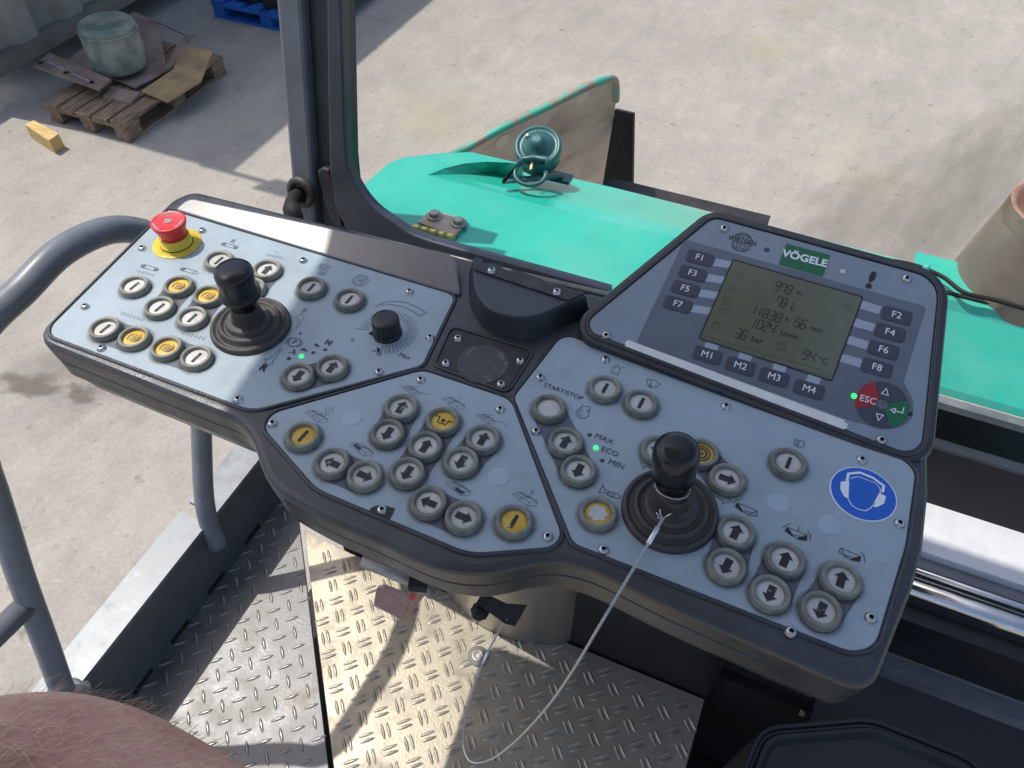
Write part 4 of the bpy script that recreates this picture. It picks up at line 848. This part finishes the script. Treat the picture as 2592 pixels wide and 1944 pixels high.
# right-hand rear face of the hood (beside the display)
zz = [(.990, 2.266), (.978, 2.262), (.970, 2.250), (.889, 2.182), (.884, 2.172)]
m = MB(); xs = [.19, .75]
m.loft([[Vector((x, y, z)) for x in xs] for y, z in [(1.06, 2.268)] + zz], False, False, closed=False); m.build('rear_face', M['hood'], HOOD)
MB().box((.19, .984, 2.262), (.75, .990, 2.267)).build('rubber_seal', M['black'], HOOD)
for px in ((2262, 655), (2350, 668)):
    q = P(px, 2.30); MB().lathe([(.005, -.03), (.005, -.006), (.004, -.003), (.001, -.002)], q, n=14).build('hood_catch', M['hood'], HOOD)
# raised front bead towards the exhaust
m = MB(); bp = [P(p, 2.28) for p in ((2230, 655), (2310, 670), (2385, 700), (2440, 740), (2520, 760), (2660, 800))]
m.tube(catmull([tuple(p) for p in bp], 5), .003, 10); m.build('seal_cable', M['black'], HOOD)

# ================================================================== WORK LIGHT on the hood
lc = P(rh(986, 428), 2.285)
LT = empty('work_light', lc, 'round teal cast lamp body clamped to the front edge of the hood', 'lamp')
ax = (CAM - lc).normalized() * .75 + Vector((-.15, .15, .6)); ax.normalize()
MB().lathe([(.020, -.045), (.036, -.035), (.0395, -.012), (.0405, -.004), (.0400, .0), (.0375, .003), (.0340, .003), (.0325, .001), (.0270, .001), (.0255, .004), (.0200, .006), (.0150, .012), (.0120, .018), (.0060, .021)], lc, ax, 36, cap0=True).build('lamp_body', M['teal'], LT)
s = ax.cross(Vector((0, 0, 1))).normalized(); t_ = s.cross(ax)
MB().lathe([(.004, 0), (.004, .006), (.002, .007)], lc + s * .020 + t_ * .012 + ax * .003, ax, 12).build('bolt', M['steel'], LT)
yk = lc - t_ * .030 + ax * .010
m = MB(); m.tube([yk - s * .026 - t_ * .012, yk - s * .022, yk, yk + s * .018 - t_ * .006, yk + s * .04 - t_ * .05, Vector(P(rh(1110, 585), HZ - .02))], .0055, 8); m.build('bracket_arm', M['teal'], LT)
m = MB(); ring = [yk - t_ * .03 + (s * math.cos(q) * .026 - t_ * math.sin(q) * .022) for q in [k * math.pi / 10 for k in range(-1, 12)]]; m.tube(ring, .0038, 8); m.build('clamp_ring', M['teal'], LT)
m = MB(); m.box((-.035, -.012, 0), (.035, .012, .006)); m.build('clamp_foot', M['teal'], LT, P(rh(1060, 590), HZ - .030))
MB().lathe([(.002, -.006), (.003, 0), (.002, .006)], yk - t_ * .020 + ax * .004, t_, 8).build('brass_stud', M['brass'], LT)

# ================================================================== HOPPER WING beyond the hood
HWg = empty('hopper_wing', P((1400, 400), 1.4), 'worn triangular steel hopper wing with chipped turquoise rolled edge', 'hopper')
A1 = P(rh(560, 470), 1.55); B1 = P(rh(1390, 85), 1.62); C1 = P(rh(1330, 640), 1.15); D2 = P(rh(620, 640), 1.25)
nrm_ = (B1 - A1).cross(C1 - A1).normalized()
if nrm_.dot(CAM - A1) < 0: nrm_ = -nrm_
tri = [A1, P(rh(800, 335), 1.575), P(rh(1050, 215), 1.60), P(rh(1230, 125), 1.615), B1, P(rh(1395, 180), 1.55), P(rh(1370, 400), 1.36), C1, D2]
WGF = Frame(A1, (B1 - A1), (D2 - A1) * -1)
wu = []
for px in (rh(560, 475), rh(800, 340), rh(1050, 220), rh(1230, 128), rh(1385, 85), rh(1392, 180), rh(1368, 400), rh(1330, 640), rh(620, 640)): wu.append(WGF.uv(px))
slab(WGF, ccw(wu), [(0, -.02), (0, 0)]).build('wing_sheet', M['rustsheet'], HWg)
for cx, cy in ((802, 405), (1215, 178)):
    hp = [WGF.uv(rh(cx + a, cy + b_)) for a, b_ in ((-35, 10), (-20, -22), (25, -40), (35, -35), (25, 10), (-25, 45))]
    slab(WGF, fillet(hp, .02, 3), [(0, .0005), (-.001, .002)]).build('edge_slot', M['slot'], HWg)
ed = [WGF.p(*WGF.uv(rh(*q)), .0) for q in ((500, 490), (620, 440), (800, 340), (1050, 220), (1230, 128), (1330, 88), (1378, 82), (1392, 120), (1392, 190))]
MB().tube(catmull([tuple(p) for p in ed], 4), .0135, 12).build('rolled_edge', M['hoodrust'], HWg)
# rubber flap and side sill
FLP = empty('rubber_flap', P((1580, 400), 1.2), 'black rubber flap hanging beside the hopper wing', 'flap')
fu = [P(rh(1385, 240), 1.35), P(rh(1480, 262), 1.35), P(rh(1475, 640), .95), P(rh(1320, 640), .95)]
m = MB(); m.loft([fu, [p + Vector((0, .03, -.01)) for p in fu]], True, True); m.build('flap_sheet', M['black'], FLP)
SIL = empty('hopper_sill', P((1750, 520), 1.2), 'long dark brown hopper sill bar behind the hood', 'beam')
a, b_ = P(rh(1340, 625), 1.2), P(rh(2175, 800), 1.2)
MB().box((a.x, a.y - .15, .9), (b_.x + .01, a.y + .05, 1.2)).build('sill_bar', M['brownrust'], SIL)
MB().box((a.x + .1, a.y - .12, 1.2), (b_.x - .1, a.y - .05, 1.215)).build('sill_plate', M['navy'], SIL)

# ================================================================== EXHAUST STACK
EXB = P((2546, 765), 2.22); EXT_ = EXB + Vector((.0, .0, .165))
EXS = empty('exhaust_stack', EXB, 'wide metal exhaust pipe with a rusty mouth at the right edge', 'exhaust pipe')
ax = (EXT_ - EXB); ln = ax.length; rr0, rr1 = .094, .068
MB().lathe([(rr0, 0), (rr0 + (rr1 - rr0) * .5, ln * .5), (rr1 + .004, ln * .80), (rr1 + .002, ln * .86)], EXB, ax, 48, cap1=False).build('pipe', M['exh'], EXS)
MB().lathe([(rr1 + .002, ln * .86), (rr1, ln * .97), (rr1 - .001, ln)], EXB, ax, 48, cap1=False).build('heat_browned_band', M['exhband'], EXS)
MB().lathe([(rr1 - .001, ln), (rr1 - .008, ln), (rr1 - .010, ln - .08), (.001, ln - .09)], EXB, ax, 48, cap1=False).build('rusty_mouth', M['exhrust'], EXS)
MB().lathe([(rr0 + .01, -.06), (rr0 + .004, .004), (rr0, .004)], EXB, ax, 48, cap1=False).build('base_collar', M['exhband'], EXS)

# ================================================================== OPERATOR PLATFORM
PLT = empty('operator_platform', (-.4, .3, ZF - .05), 'operator platform of grey and pale chequered tread plates', 'platform')
s0, s1 = P((762, 1325), ZF), P((838, 1944), ZF)
sd = (s1 - s0).normalized(); sn = Vector((sd.y, -sd.x, 0))       # seam between the two plates
if sn.x < 0: sn = -sn
sA = s0 + sd * ((-.805 - s0.x) / sd.x); sB = s1 + sd * .5
GF = Frame((0, 0, ZF), (1, 0, 0), (0, 1, 0))
TX = -.805
def pl2(pts): return ccw([(p[0], p[1]) for p in pts])
lpL = pl2([(TX, -.4), (sB.x - .004, -.4)] + [tuple((q - sn * .004)[:2]) for q in (sB, sA)])
lpR = pl2([tuple((q + sn * .005)[:2]) for q in (sB, s0 + sd * .02)] + [(-.60, .575), (.122, .575), (.112, -.4), (sB.x + .01, -.4)])
GPL = plate(GF, lpL, -.012, 0, .0012).build('floor_plate', M['galvd'], PLT); GPL['label'] = 'grey galvanised tread plate beside the toe board'
GPR = plate(GF, lpR, -.008, .004, .0012).build('floor_plate', M['alu'], PLT); GPR['label'] = 'pale aluminium tread plate below the console'
def lens(L_, W, Hh, m, off=0):
    n = 8; loops = []
    for t in (0, .35, .7, 1):
        s_ = math.sqrt(max(0, 1 - t * t)) if t < 1 else .02
        loops.append([Vector((L_ / 2 * (1 - t * .25) * math.cos(a) * (1 if t < 1 else .5), off + W / 2 * math.sin(a) * (1 - t * .8), Hh * t)) for a in [2 * math.pi * k / n for k in range(n)]])
    m.loft(loops, False, True, smooth=True)
M['barw'] = mat('worn_galvanised_bar', (146, 145, 142), .38, .45, c2=(112, 106, 98), vs=40, rvar=.1)
M['barw2'] = mat('worn_aluminium_bar', (176, 168, 150), .36, .45, c2=(136, 128, 114), vs=40, rvar=.1)
m = MB(); lens(.0285, .0066, .0018, m); BAR1 = m.mesh('tread_bar', [M['barw']])
m = MB(); lens(.0290, .0064, .0018, m, -.0048); lens(.0290, .0064, .0018, m, .0048); BAR2 = m.mesh('tread_bar_pair', [M['barw2']])
def inside(p, lp):
    c = False
    for i in range(len(lp)):
        a, b = lp[i - 1], lp[i]
        if (a[1] > p[1]) != (b[1] > p[1]) and p[0] < (b[0] - a[0]) * (p[1] - a[1]) / (b[1] - a[1]) + a[0]: c = not c
    return c
def inview(v, mg=60):
    x, y = proj(v); return -mg < x < PXW + mg and -mg < y < PXH + mg
def tread(lp, pitch, rot, me, par, nm, z, x0=-.9, y0=-.1, nx=40, ny=30):
    ca, sa = math.cos(rot), math.sin(rot); k = 0; sh = offset(lp, -.010)
    for i in range(-nx, nx):
        for j in range(-ny, ny):
            for t in (0, 1):
                u, v_ = (i + .5 * t) * pitch, (j + .5 * t) * pitch
                p = Vector((x0 + u * ca - v_ * sa, y0 + u * sa + v_ * ca, z))
                if inside(p, sh) and inview(p):
                    obj(nm, me, par, p, (0, 0, rot + (R(45) if t else R(-45)))); k += 1
    return k
n1 = tread(lpL, .041, R(0), BAR1, GPL, 'tread_bar', ZF)
n2 = tread(lpR, .047, R(-2), BAR2, GPR, 'tread_bar_pair', ZF + .004)
print('bars', n1, n2)
# toe board with top flange
ZT = ZF + .165
m = MB(); m.box((TX - .008, -.4, ZF - .1), (TX, .46, ZT)); m.box((TX - .008, .46, ZF - .1), (TX, .95, ZT - .004)); m.build('toe_board', M['toe'], PLT)
m = MB(); m.box((TX - .062, -.4, ZT - .008), (TX + .0005, .458, ZT + .001)); m.build('top_flange', M['galv'], PLT)
m = MB(); m.box((TX - .062, .482, ZT - .010), (TX + .0005, .80, ZT - .001)); m.build('top_flange', M['galv'], PLT)
for y in (.205, .305, .412, .53):
    MB().box((TX - .001, y - .024, ZF + .006), (TX + .001, y + .024, ZF + .018)).build('drain_slot', M['hexhole'], PLT)
MB().lathe([(.019, 0), (.019, .003), (.012, .0032), (.0115, .006), (.006, .0065), (.005, .004)], P(rg(925, 732), ZF) + Vector((0, 0, .004)), n=28).build('floor_washer', M['steel'], PLT)
m = MB(); m.box((-.62, .578, ZF - .3), (.124, .60, 2.2)); m.build('bulkhead', M['navy'], PLT)
m = MB(); m.box((.124, .45, ZF - .5), (.9, .60, ZF - .4)); m.box((.122, -.4, ZF - .5), (.126, .6, ZF - .008)); m.build('footwell', M['black'], PLT)
MB().box((-.60, .60, .35), (.05, .95, 2.05)).build('machine_frame', M['black'], PLT)
MB().box((.05, .60, .35), (1.2, .95, 1.66)).build('lower_machine_frame', M['black'], PLT)
MB().box((-.78, -.4, ZF - .35), (1.2, .60, ZF - .32)).build('under_frame', M['black'], PLT)

# ================================================================== GUARD RAIL
GRL = empty('guard_rail', (TX, .3, ZT), 'grey tubular guard rail standing on the toe board at the left', 'railing')
rx = TX - .005
hoop = [(rx, .112, 1.76), (rx, .152, 1.90), (rx, .188, 2.03), (rx, .216, 2.12), (rx, .240, 2.20), (rx, .254, 2.26), (rx, .268, 2.315), (rx, .298, 2.357), (rx, .350, 2.374), (rx, .40, 2.378), (rx, .47, 2.386), (rx, .545, 2.366), (rx, .60, 2.315), (rx, .625, 2.24), (rx, .615, 2.15), (rx, .575, 2.04), (rx, .525, 1.93), (rx + .003, .470, 1.80), (rx + .016, .446, 1.71)]
path = catmull(hoop, 6)
rad_ = [.0172 if (k < 26 or k > len(path) - 34) else .0182 for k in range(len(path))]
MB().tube(path, rad_, 24).build('bent_tube', M['railpaint'], GRL)
MB().tube([(rx, .172, 1.985), (rx - .012, .05, 1.985), (rx - .03, -.4, 1.985)], .0165, 20).build('cross_tube', M['railpaint'], GRL)
MB().lathe([(.034, 0), (.030, .004), (.024, .008), (.021, .010)], (rx, .118, ZT + .001), (0, .25, 1), 24).build('weld_collar', M['galv'], GRL)

# ================================================================== CONSOLE PEDESTAL
PED = empty('console_pedestal', (-.25, .66, ZF), 'brushed stainless pedestal under the console', 'pedestal')
pcx, pcy, pr = -.262, .668, .130
m = MB(); n = 40
loops = []
for z, r in ((ZF + .006, pr), (ZF + .008, pr + .001), (2.20, pr + .001)):
    loops.append([Vector((pcx + r * 1.35 * math.sin(a), pcy - r * math.cos(a), z)) for a in [R(-95 + 190 * k / n) for k in range(n + 1)]])
m.loft(loops, False, False, closed=False, smooth=True); m.build('curved_sheet', M['stainless'], PED)
m = MB(); q0 = [P(rg(*p), 2.05) for p in ((915, 455), (1040, 515), (1145, 522), (1112, 574), (1060, 560))]
m.loft([q0, [p + Vector((0, .02, -.006)) for p in q0]], True, True); m.build('cable_bracket', M['blackplate'], PED)
MB().lathe([(.012, -.006), (.012, .006), (.006, .012)], P(rg(935, 497), 2.03), (0, -1, .3), 6, smooth=False).build('bracket_bolt', M['black'], PED)
# latch handle with bent tab
LZ = 1.955
ta = [P(rg(*p), z) for p, z in (((395, 455), LZ - .01), ((410, 378), LZ + .03), ((440, 374), LZ + .034), ((585, 432), LZ + .03), ((565, 470), LZ + .01), ((545, 540), LZ - .03), ((530, 538), LZ - .03), ((395, 470), LZ - .014))]
m = MB(); m.loft([ta, [p + Vector((.002, .005, .001)) for p in ta]], True, True); m.build('latch_tab', M['pinkmetal'], PED)
tb = [P(rg(*p), z) for p, z in (((585, 432), LZ + .03), ((632, 382), LZ + .055), ((638, 420), LZ + .03), ((545, 540), LZ - .03))]
m = MB(); m.loft([tb, [p + Vector((.004, .002, .001)) for p in tb]], True, True); m.build('latch_return', M['pinkmetal'], PED)
tc_ = [p + Vector((-.001, -.003, .002)) for p in (P(rg(585, 432), LZ + .03), P(rg(604, 398), LZ + .046), P(rg(622, 404), LZ + .040), P(rg(600, 440), LZ + .024))]
MB().add(tc_, [(0, 1, 2, 3)]).build('red_mark', M['redtape'], PED)
m = MB(); m.tube([P(rg(330, 240), LZ + .10), P(rg(620, 360), LZ + .065), P(rg(690, 410), LZ + .05)], .008, 10); m.build('latch_rod', M['steel'], PED)
MB().box((-.012, -.010, -.008), (.012, .010, .008)).build('latch_clip', M['black'], PED, P(rg(622, 352), LZ + .075), (0, 0, .3))

# ================================================================== SAFETY CABLE (joystick to bracket)
SCB = empty('safety_cable', JR + Vector((0, -.02, .03)), 'thin steel wire cable looping from the steering joystick to the pedestal bracket', 'cable')
cp = [((1433, 1118), ZC + .034), ((1400, 1175), ZC + .030), ((1330, 1293), ZC + .018), ((1296, 1350), ZC + .010), ((1235, 1452), 2.36), ((1180, 1530), 2.24), ((1120, 1595), 2.11), ((1075, 1632), 2.01), ((1040, 1647), 1.94), ((1014, 1643), 1.90), ((1001, 1612), 1.90), ((1004, 1560), 1.93), ((1022, 1490), 1.97), ((1046, 1425), 2.01), ((1070, 1378), 2.03), ((1088, 1345), 2.045), ((1096, 1338), 2.05)]
path = catmull([tuple(P(rf(*p), z)) for p, z in cp], 8)
MB().tube(path, .0012, 8).build('wire_rope', M['wire'], SCB)
for k, (a, z, l) in enumerate((((1430, 1122), ZC + .034, .02), ((1070, 1380), 2.03, .018))):
    i0 = 4 if k == 0 else len(path) - 26
    MB().tube([path[i0], path[i0 + 4]], .0020, 10).build('crimp_sleeve', M['fray'], SCB)
fr0 = Vector(path[1])
for k in range(4):
    d = Vector((random.uniform(-.5, .5), random.uniform(-.2, .8), random.uniform(.2, 1))).normalized()
    MB().tube([fr0, fr0 + d * .005, fr0 + d * .008 + Vector((.001, 0, .001))], .0004, 5).build('frayed_strand', M['fray'], SCB)
tw = JR + Vector((-.003, -.003, .038))
ringp = [tw + Vector((.0135 * math.cos(a), .0135 * math.sin(a), -.004 * math.sin(a))) for a in [k * math.pi / 12 for k in range(25)]]
MB().tube(ringp, .0008, 6).build('wire_loop', M['steel'], SCB)

# ================================================================== MACHINE DECK to the right of the console
DEC = empty('rear_deck', (.45, .8, 1.8), 'stepped dark machine deck with chrome rod and pale sheet right of the console', 'machine deck')
X0, X1 = .06, .9
MB().box((X0, .862, 1.95), (X1, .955, 2.085)).build('rusty_channel', M['brownrust'], DEC)
MB().box((X0, .848, 2.05), (X1, .865, 2.106)).build('channel_edge', M['steel2'] if 'steel2' in M else M['pillar'], DEC)
MB().box((X0, .868, 2.160), (X1, .882, 2.172)).build('channel_strip', M['galv'], DEC)
m = MB(); m.loft([[Vector((x, y, z)) for x in (X0, X1)] for y, z in ((.848, 2.10), (.83, 1.99))], False, False, closed=False); m.build('dark_riser', M['black'], DEC)
MB().box((X0, .742, 1.97), (X1, .832, 2.0)).build('pale_sheet', M['offwhite'], DEC)
MB().box((X0, .706, 1.94), (X1, .742, 1.985)).build('rail_base', M['railpaint'], DEC)
MB().tube([(X0, .712, 1.992), (X1, .712, 1.992)], .006, 14).build('guide_rod', M['chrome'], DEC)
MB().tube([(X0, .686, 1.985), (X1, .686, 1.985)], .017, 20).build('chrome_rod', M['chrome'], DEC)
MB().box((X0, .645, 1.90), (X1, .672, 1.965)).build('rod_support', M['navy'], DEC)
MB().box((X0, .60, 1.70), (X1, .672, 1.72)).build('trough', M['black'], DEC)
for k in range(14):
    x = .30 + k * .045; MB().box((x, .668 + .0, 1.745), (x + .028, .70, 1.772)).build('chain_link', M['black'], DEC)
MB().box((X0, .650, 1.775), (X1, .680, 1.80)).build('flat_bar', M['railpaint'], DEC)
MB().tube([(X0, .679, 1.80), (X1, .679, 1.80)], .0022, 8).build('bar_edge', M['galv'], DEC)
m = MB(); m.loft([[Vector((x, y, z)) for x in (.27, X1)] for y, z in ((.655, 1.777), (.45, 1.70), (.30, 1.60), (.1, 1.55))], False, False, closed=False); m.build('sloping_panel', M['navy'], DEC)

# ================================================================== DARK TUB at the lower right
ZB = 1.93
TF = Frame((0, 0, ZB), (1, 0, 0), (0, 1, 0))
TUB = empty('seat_tub', (.3, .42, ZB - .2), 'dark rounded plastic seat base at the lower right corner', 'seat')
tl = fillet([TF.uv(rf(*p)) for p in ((1560, 1760), (1640, 1565), (1880, 1545), (2120, 1640), (2190, 1760), (1800, 1900))], [.03, .05, .08, .06, .04, .05], 8)
slab(TF, tl, [(.01, -.2), (0, -.02), (0, -.006), (-.003, 0), (-.007, 0), (-.009, -.004), (-.012, -.004), (-.015, .001), (-.020, .001), (-.026, -.008)]).build('tub_shell', M['navy'], TUB)
slab(TF, offset(tl, -.027), [(0, -.01), (-.003, -.0085)]).build('dusty_liner', M['frame_worn'], TUB)
MB().add([(-.006, -.003, 0), (.002, -.005, 0), (.005, .001, 0), (-.001, .005, .002), (-.004, 0, .006), (.001, 0, .007)], [(0, 1, 5, 4), (1, 2, 5), (2, 3, 4, 5), (3, 0, 4)]).build('yellow_clip', M['ochre'], TUB, P(rf(1732, 1541), 1.8), (0, 0, .4))

# ================================================================== PALLET AND SCRAP IN THE YARD
wp = empty('wooden_pallet', (-4.8, 4.1, 0), 'weathered wooden pallet stacked with rusty steel plates', 'pallet')
PA, PB = (-5.13, 3.40), (-4.40, 4.50)
wd_, ln_ = PB[0] - PA[0], PB[1] - PA[1]
for i in range(5):
    x = PA[0] + (wd_ - .13) * i / 4; MB().box((x, PA[1] + random.uniform(-.01, .01), .122), (x + .13, PB[1] + random.uniform(-.01, .01), .144 + random.uniform(0, .004))).build('deck_board', M['wood'], wp)
for j in range(3):
    y = PA[1] + (ln_ - .145) * j / 2
    MB().box((PA[0], y, .100), (PB[0], y + .145, .122)).build('cross_board', M['wood'], wp)
    for i in range(3):
        x = PA[0] + (wd_ - .12) * i / 2; MB().box((x + .005, y + .005, .022), (x + .115, y + .14, .100)).build('block', M['wood'], wp)
for i in range(3):
    x = PA[0] + (wd_ - .1) * i / 2; MB().box((x, PA[1], 0.002), (x + .1, PB[1], .022)).build('bottom_board', M['wood'], wp)
def bent(name, label, px_z, thick, mt, group=None, extra=None):
    m = MB(); pts = [P(ra(*p), z) for p, z in px_z]
    return pts
def sheet(parent, name, rows, mt, th=.012):
    """rows: list of equally long point rows (px,z) across a bent plate"""
    m = MB(); top = [[P(ra(*p), z) for p, z in r] for r in rows]; n = len(top[0])
    o = []
    for r in top: o.append([q + Vector((0, 0, -th)) for q in r])
    for A, B in zip(top[:-1], top[1:]): m.loft([A, B], False, False, closed=False)
    for A, B in zip(o[:-1], o[1:]): m.loft([A, B], False, False, closed=False)
    ring_t = top[0] + [r[-1] for r in top[1:-1]] + top[-1][::-1] + [r[0] for r in top[1:-1]][::-1]
    ring_o = o[0] + [r[-1] for r in o[1:-1]] + o[-1][::-1] + [r[0] for r in o[1:-1]][::-1]
    m.loft([ring_o, ring_t], False, False); return m.build(name, mt, parent)
s1_ = empty('bent_steel_plate', P(ra(1000, 450), .2), 'large bent brown steel plate under the barrel', 'steel plate')
sheet(s1_, 'plate_sheet', [[((390, 560), .19), ((1040, 90), .24)], [((760, 560), .185), ((1230, 170), .24)], [((960, 640), .18), ((1290, 500), .185), ((1440, 270), .26)], [((1050, 680), .18), ((1330, 530), .185), ((1500, 265), .27)]], M['rustplate'])
s2_ = empty('flat_steel_plate', P(ra(550, 560), .24), 'flat steel plate with chalk writing and drilled holes lying on the pallet', 'steel plate')
fp = sheet(s2_, 'plate_sheet', [[((262, 510), .27), ((385, 408), .27)], [((762, 692), .25), ((862, 615), .25)]], M['rustplate'], .016)
hc_ = Frame(P(ra(560, 560), .262), P(ra(762, 692), .252) - P(ra(262, 510), .272), P(ra(385, 408), .272) - P(ra(262, 510), .272))
for p in ((315, 488), (515, 565), (712, 640)):
    poly(MB(), hc_, circ(hc_.uv(ra(*p)), .020, 14), .003).build('drilled_hole', M['hexhole'], s2_)
m = MB()
for x0, y0, n in ((380, 488, 5), (560, 575, 6)):
    pts = []
    for k in range(2 * n + 1): pts.append(hc_.uv(ra(x0 + 11 * k, y0 + 4.8 * k + (-10 if k % 2 else 10))))
    strip(m, hc_, pts, .006, False, .004)
m.build('chalk_writing', M['chalk'], s2_)
s3_ = empty('folded_steel_plate', P(ra(1350, 600), .2), 'ochre rusted folded steel plate at the right of the pallet', 'steel plate')
sheet(s3_, 'plate_sheet', [[((1100, 705), .19), ((1345, 540), .19), ((1420, 340), .25)], [((1300, 790), .17), ((1560, 630), .17), ((1650, 400), .25)]], M['ochre'])
s4_ = empty('short_steel_plate', P(ra(900, 720), .17), 'short rusty steel plate lying on the front deck boards', 'steel plate')
sheet(s4_, 'plate_sheet', [[((800, 745), .165), ((870, 665), .18)], [((1010, 800), .165), ((1085, 720), .18)]], M['rustplate'], .02)
BL = P(ra(945, 520), .21)
BR_ = empty('plastic_barrel', BL, 'dirty grey-green plastic barrel with a round lid standing on the plates', 'barrel')
MB().lathe([(.165, 0), (.185, .012), (.192, .05), (.200, .15), (.198, .24), (.190, .275), (.194, .282), (.196, .30), (.186, .322), (.172, .335), (.160, .338), (.156, .330)], BL, (.0, .03, 1), 40, cap0=True).build('barrel_body', M['barrel'], BR_)
MB().lathe([(.156, .330), (.150, .326), (.05, .327), (.001, .327)], BL, (.0, .03, 1), 40).build('barrel_lid', M['lid'], BR_)
MB().lathe([(.193, .262), (.203, .266), (.204, .276), (.195, .281)], BL, (.0, .03, 1), 40, cap1=False).build('clamp_ring', M['barrel'], BR_)
# timber block
tb0 = [P(ra(*p), .105) for p in ((190, 968), (262, 935), (455, 1040), (380, 1092))]
TBK = MB(); TBK.loft([[Vector((p.x, p.y, .001)) for p in tb0], [Vector((p.x, p.y, .100)) for p in tb0], tb0], True, True)
tag(TBK.build('timber_block', M['wood2']), 'short sawn pale timber block lying on the concrete', 'timber')
# blue pallet
bp_ = empty('blue_pallet', (-4.6, 5.7, 0), 'blue painted pallet carrying a dark load near the shed', 'pallet')
bx0, bx1, by0, by1 = -5.12, -4.02, 5.28, 6.28
for k in range(6):
    x = bx0 + (bx1 - bx0 - .12) * k / 5; MB().box((x, by0, .125), (x + .12, by1, .147)).build('deck_board', M['bluep'], bp_)
for j in range(3):
    y = by0 + (by1 - by0 - .12) * j / 2
    MB().box((bx0, y, .103), (bx1, y + .12, .125)).build('cross_board', M['bluep'], bp_)
    MB().box((bx0, y, .002), (bx1, y + .12, .022)).build('bottom_board', M['bluep'], bp_)
    for i in range(3):
        x = bx0 + (bx1 - bx0 - .12) * i / 2; MB().box((x + .004, y + .004, .022), (x + .116, y + .116, .103)).build('block', M['bluep'], bp_)
ld = empty('machine_part', (-4.6, 5.7, .147), 'dark rusty machine part standing on the blue pallet', 'machine part')
MB().lathe([(.26, 0), (.27, .02), (.27, .07), (.20, .08), (.19, .2), (.21, .22)], (-4.85, 5.62, .148), n=28, cap0=True).build('flange_drum', M['brownrust'], ld)
MB().box((-4.62, 5.35, .148), (-4.1, 6.1, .33)).build('housing', M['brownrust'], ld)

# ================================================================== PERSON (forearm at the lower left)
PER = empty('person', (-.35, .02, 2.5), 'person whose bare hairy forearm reaches in at the lower left corner', 'person')
axp = [((-400, 2380), 2.60, .058), ((-280, 2240), 2.585, .058), ((-150, 2115), 2.57, .056), ((-20, 2042), 2.56, .0535), ((115, 2016), 2.555, .0505), ((240, 2036), 2.555, .0475), ((370, 2090), 2.556, .0445), ((520, 2165), 2.558, .041), ((700, 2270), 2.56, .0375), ((850, 2360), 2.563, .034), ((1000, 2450), 2.566, .030), ((1120, 2525), 2.57, .0275)]
pp = catmull([tuple(P(p, z)) + (r,) for p, z, r in axp], 5)
pts = [Vector(q[:3]) for q in pp]; rads = [q[3] for q in pp]
m = MB(); m.tube(pts, rads, 40)
hE = pts[-1]; hdv = (pts[-1] - pts[-5]).normalized(); hs = hdv.cross(Vector((0, 0, 1))).normalized(); hu_ = hs.cross(hdv)
def oval(c, a, b_, n=20): return [c + hs * a * math.cos(2 * math.pi * k / n) + hu_ * b_ * math.sin(2 * math.pi * k / n) for k in range(n)]
m.loft([oval(hE - hdv * .012, .0262, .0262), oval(hE + hdv * .008, .0275, .0235), oval(hE + hdv * .03, .035, .019), oval(hE + hdv * .06, .041, .0165), oval(hE + hdv * .085, .041, .0145), oval(hE + hdv * .095, .037, .010)], True, True, smooth=True)
for off_, l_, r_ in ((-.031, .066, .0082), (-.0105, .078, .0090), (.010, .082, .0092), (.0305, .074, .0088)):     # four fingers, slightly curled
    b0 = hE + hdv * .080 + hs * off_
    m.tube([b0, b0 + hdv * (.014 + l_ * .30) - hu_ * .003, b0 + hdv * (.014 + l_ * .62) - hu_ * .014, b0 + hdv * (.012 + l_ * .86) - hu_ * .030, b0 + hdv * (.012 + l_ * .90) - hu_ * .036], [r_ * 1.08, r_ * 1.02, r_ * .96, r_ * .82, r_ * .4], 14)
b0 = hE + hdv * .026 + hs * .026
m.tube([b0, b0 + hdv * .026 + hs * .020 - hu_ * .006, b0 + hdv * .052 + hs * .030 - hu_ * .012, b0 + hdv * .072 + hs * .032 - hu_ * .018, b0 + hdv * .077 + hs * .032 - hu_ * .020], [.0135, .0122, .0108, .0088, .004], 14)
arm = m.build('arm', M['skin'], PER)
m = MB(); q0, q1 = P((-22, 1950), 2.64), P((-330, 2340), 2.65)          # rolled sleeve in front of the upper arm
m.tube([q0.lerp(q1, t) for t in (0, .04, .1, .25, .45, .7, 1)], [.010, .017, .0205, .029, .038, .046, .052], 32)
m.build('sleeve', M['cloth'], PER)
hv, hf = [], []
for k in range(6000):
    i = random.randint(4, len(pts) - 8); t = random.random()
    c = pts[i].lerp(pts[i + 1], t); r = rads[i] * (1 - t) + rads[i + 1] * t; dr = (pts[i + 1] - pts[i]).normalized()
    a = random.uniform(0, 2 * math.pi)
    up_ = (UP - dr * UP.dot(dr)).normalized(); sd_ = dr.cross(up_)
    nrm = up_ * math.cos(a) + sd_ * math.sin(a)
    if nrm.dot(CAM - c) < -.1: continue
    base = c + nrm * (r - .0003); tan = nrm.cross(dr)
    d1 = (dr * random.uniform(.5, 1) + tan * random.uniform(-.7, .7)).normalized()
    L_h = random.uniform(.009, .018); w_ = tan.cross(d1); wv = nrm.cross(d1).normalized() * .00013
    sk_ = random.uniform(.2, .6); p1 = base + d1 * L_h * .5 + nrm * L_h * sk_ * .8; p2 = base + d1 * L_h + nrm * L_h * sk_
    o_ = len(hv); hv += [base - wv, base + wv, p1 - wv * .8, p1 + wv * .8, p2]; hf += [(o_, o_ + 1, o_ + 3, o_ + 2), (o_ + 2, o_ + 3, o_ + 4)]
tag(obj('arm_hair', mk('arm_hair', hv, hf, M['hair']), PER), kind='stuff')
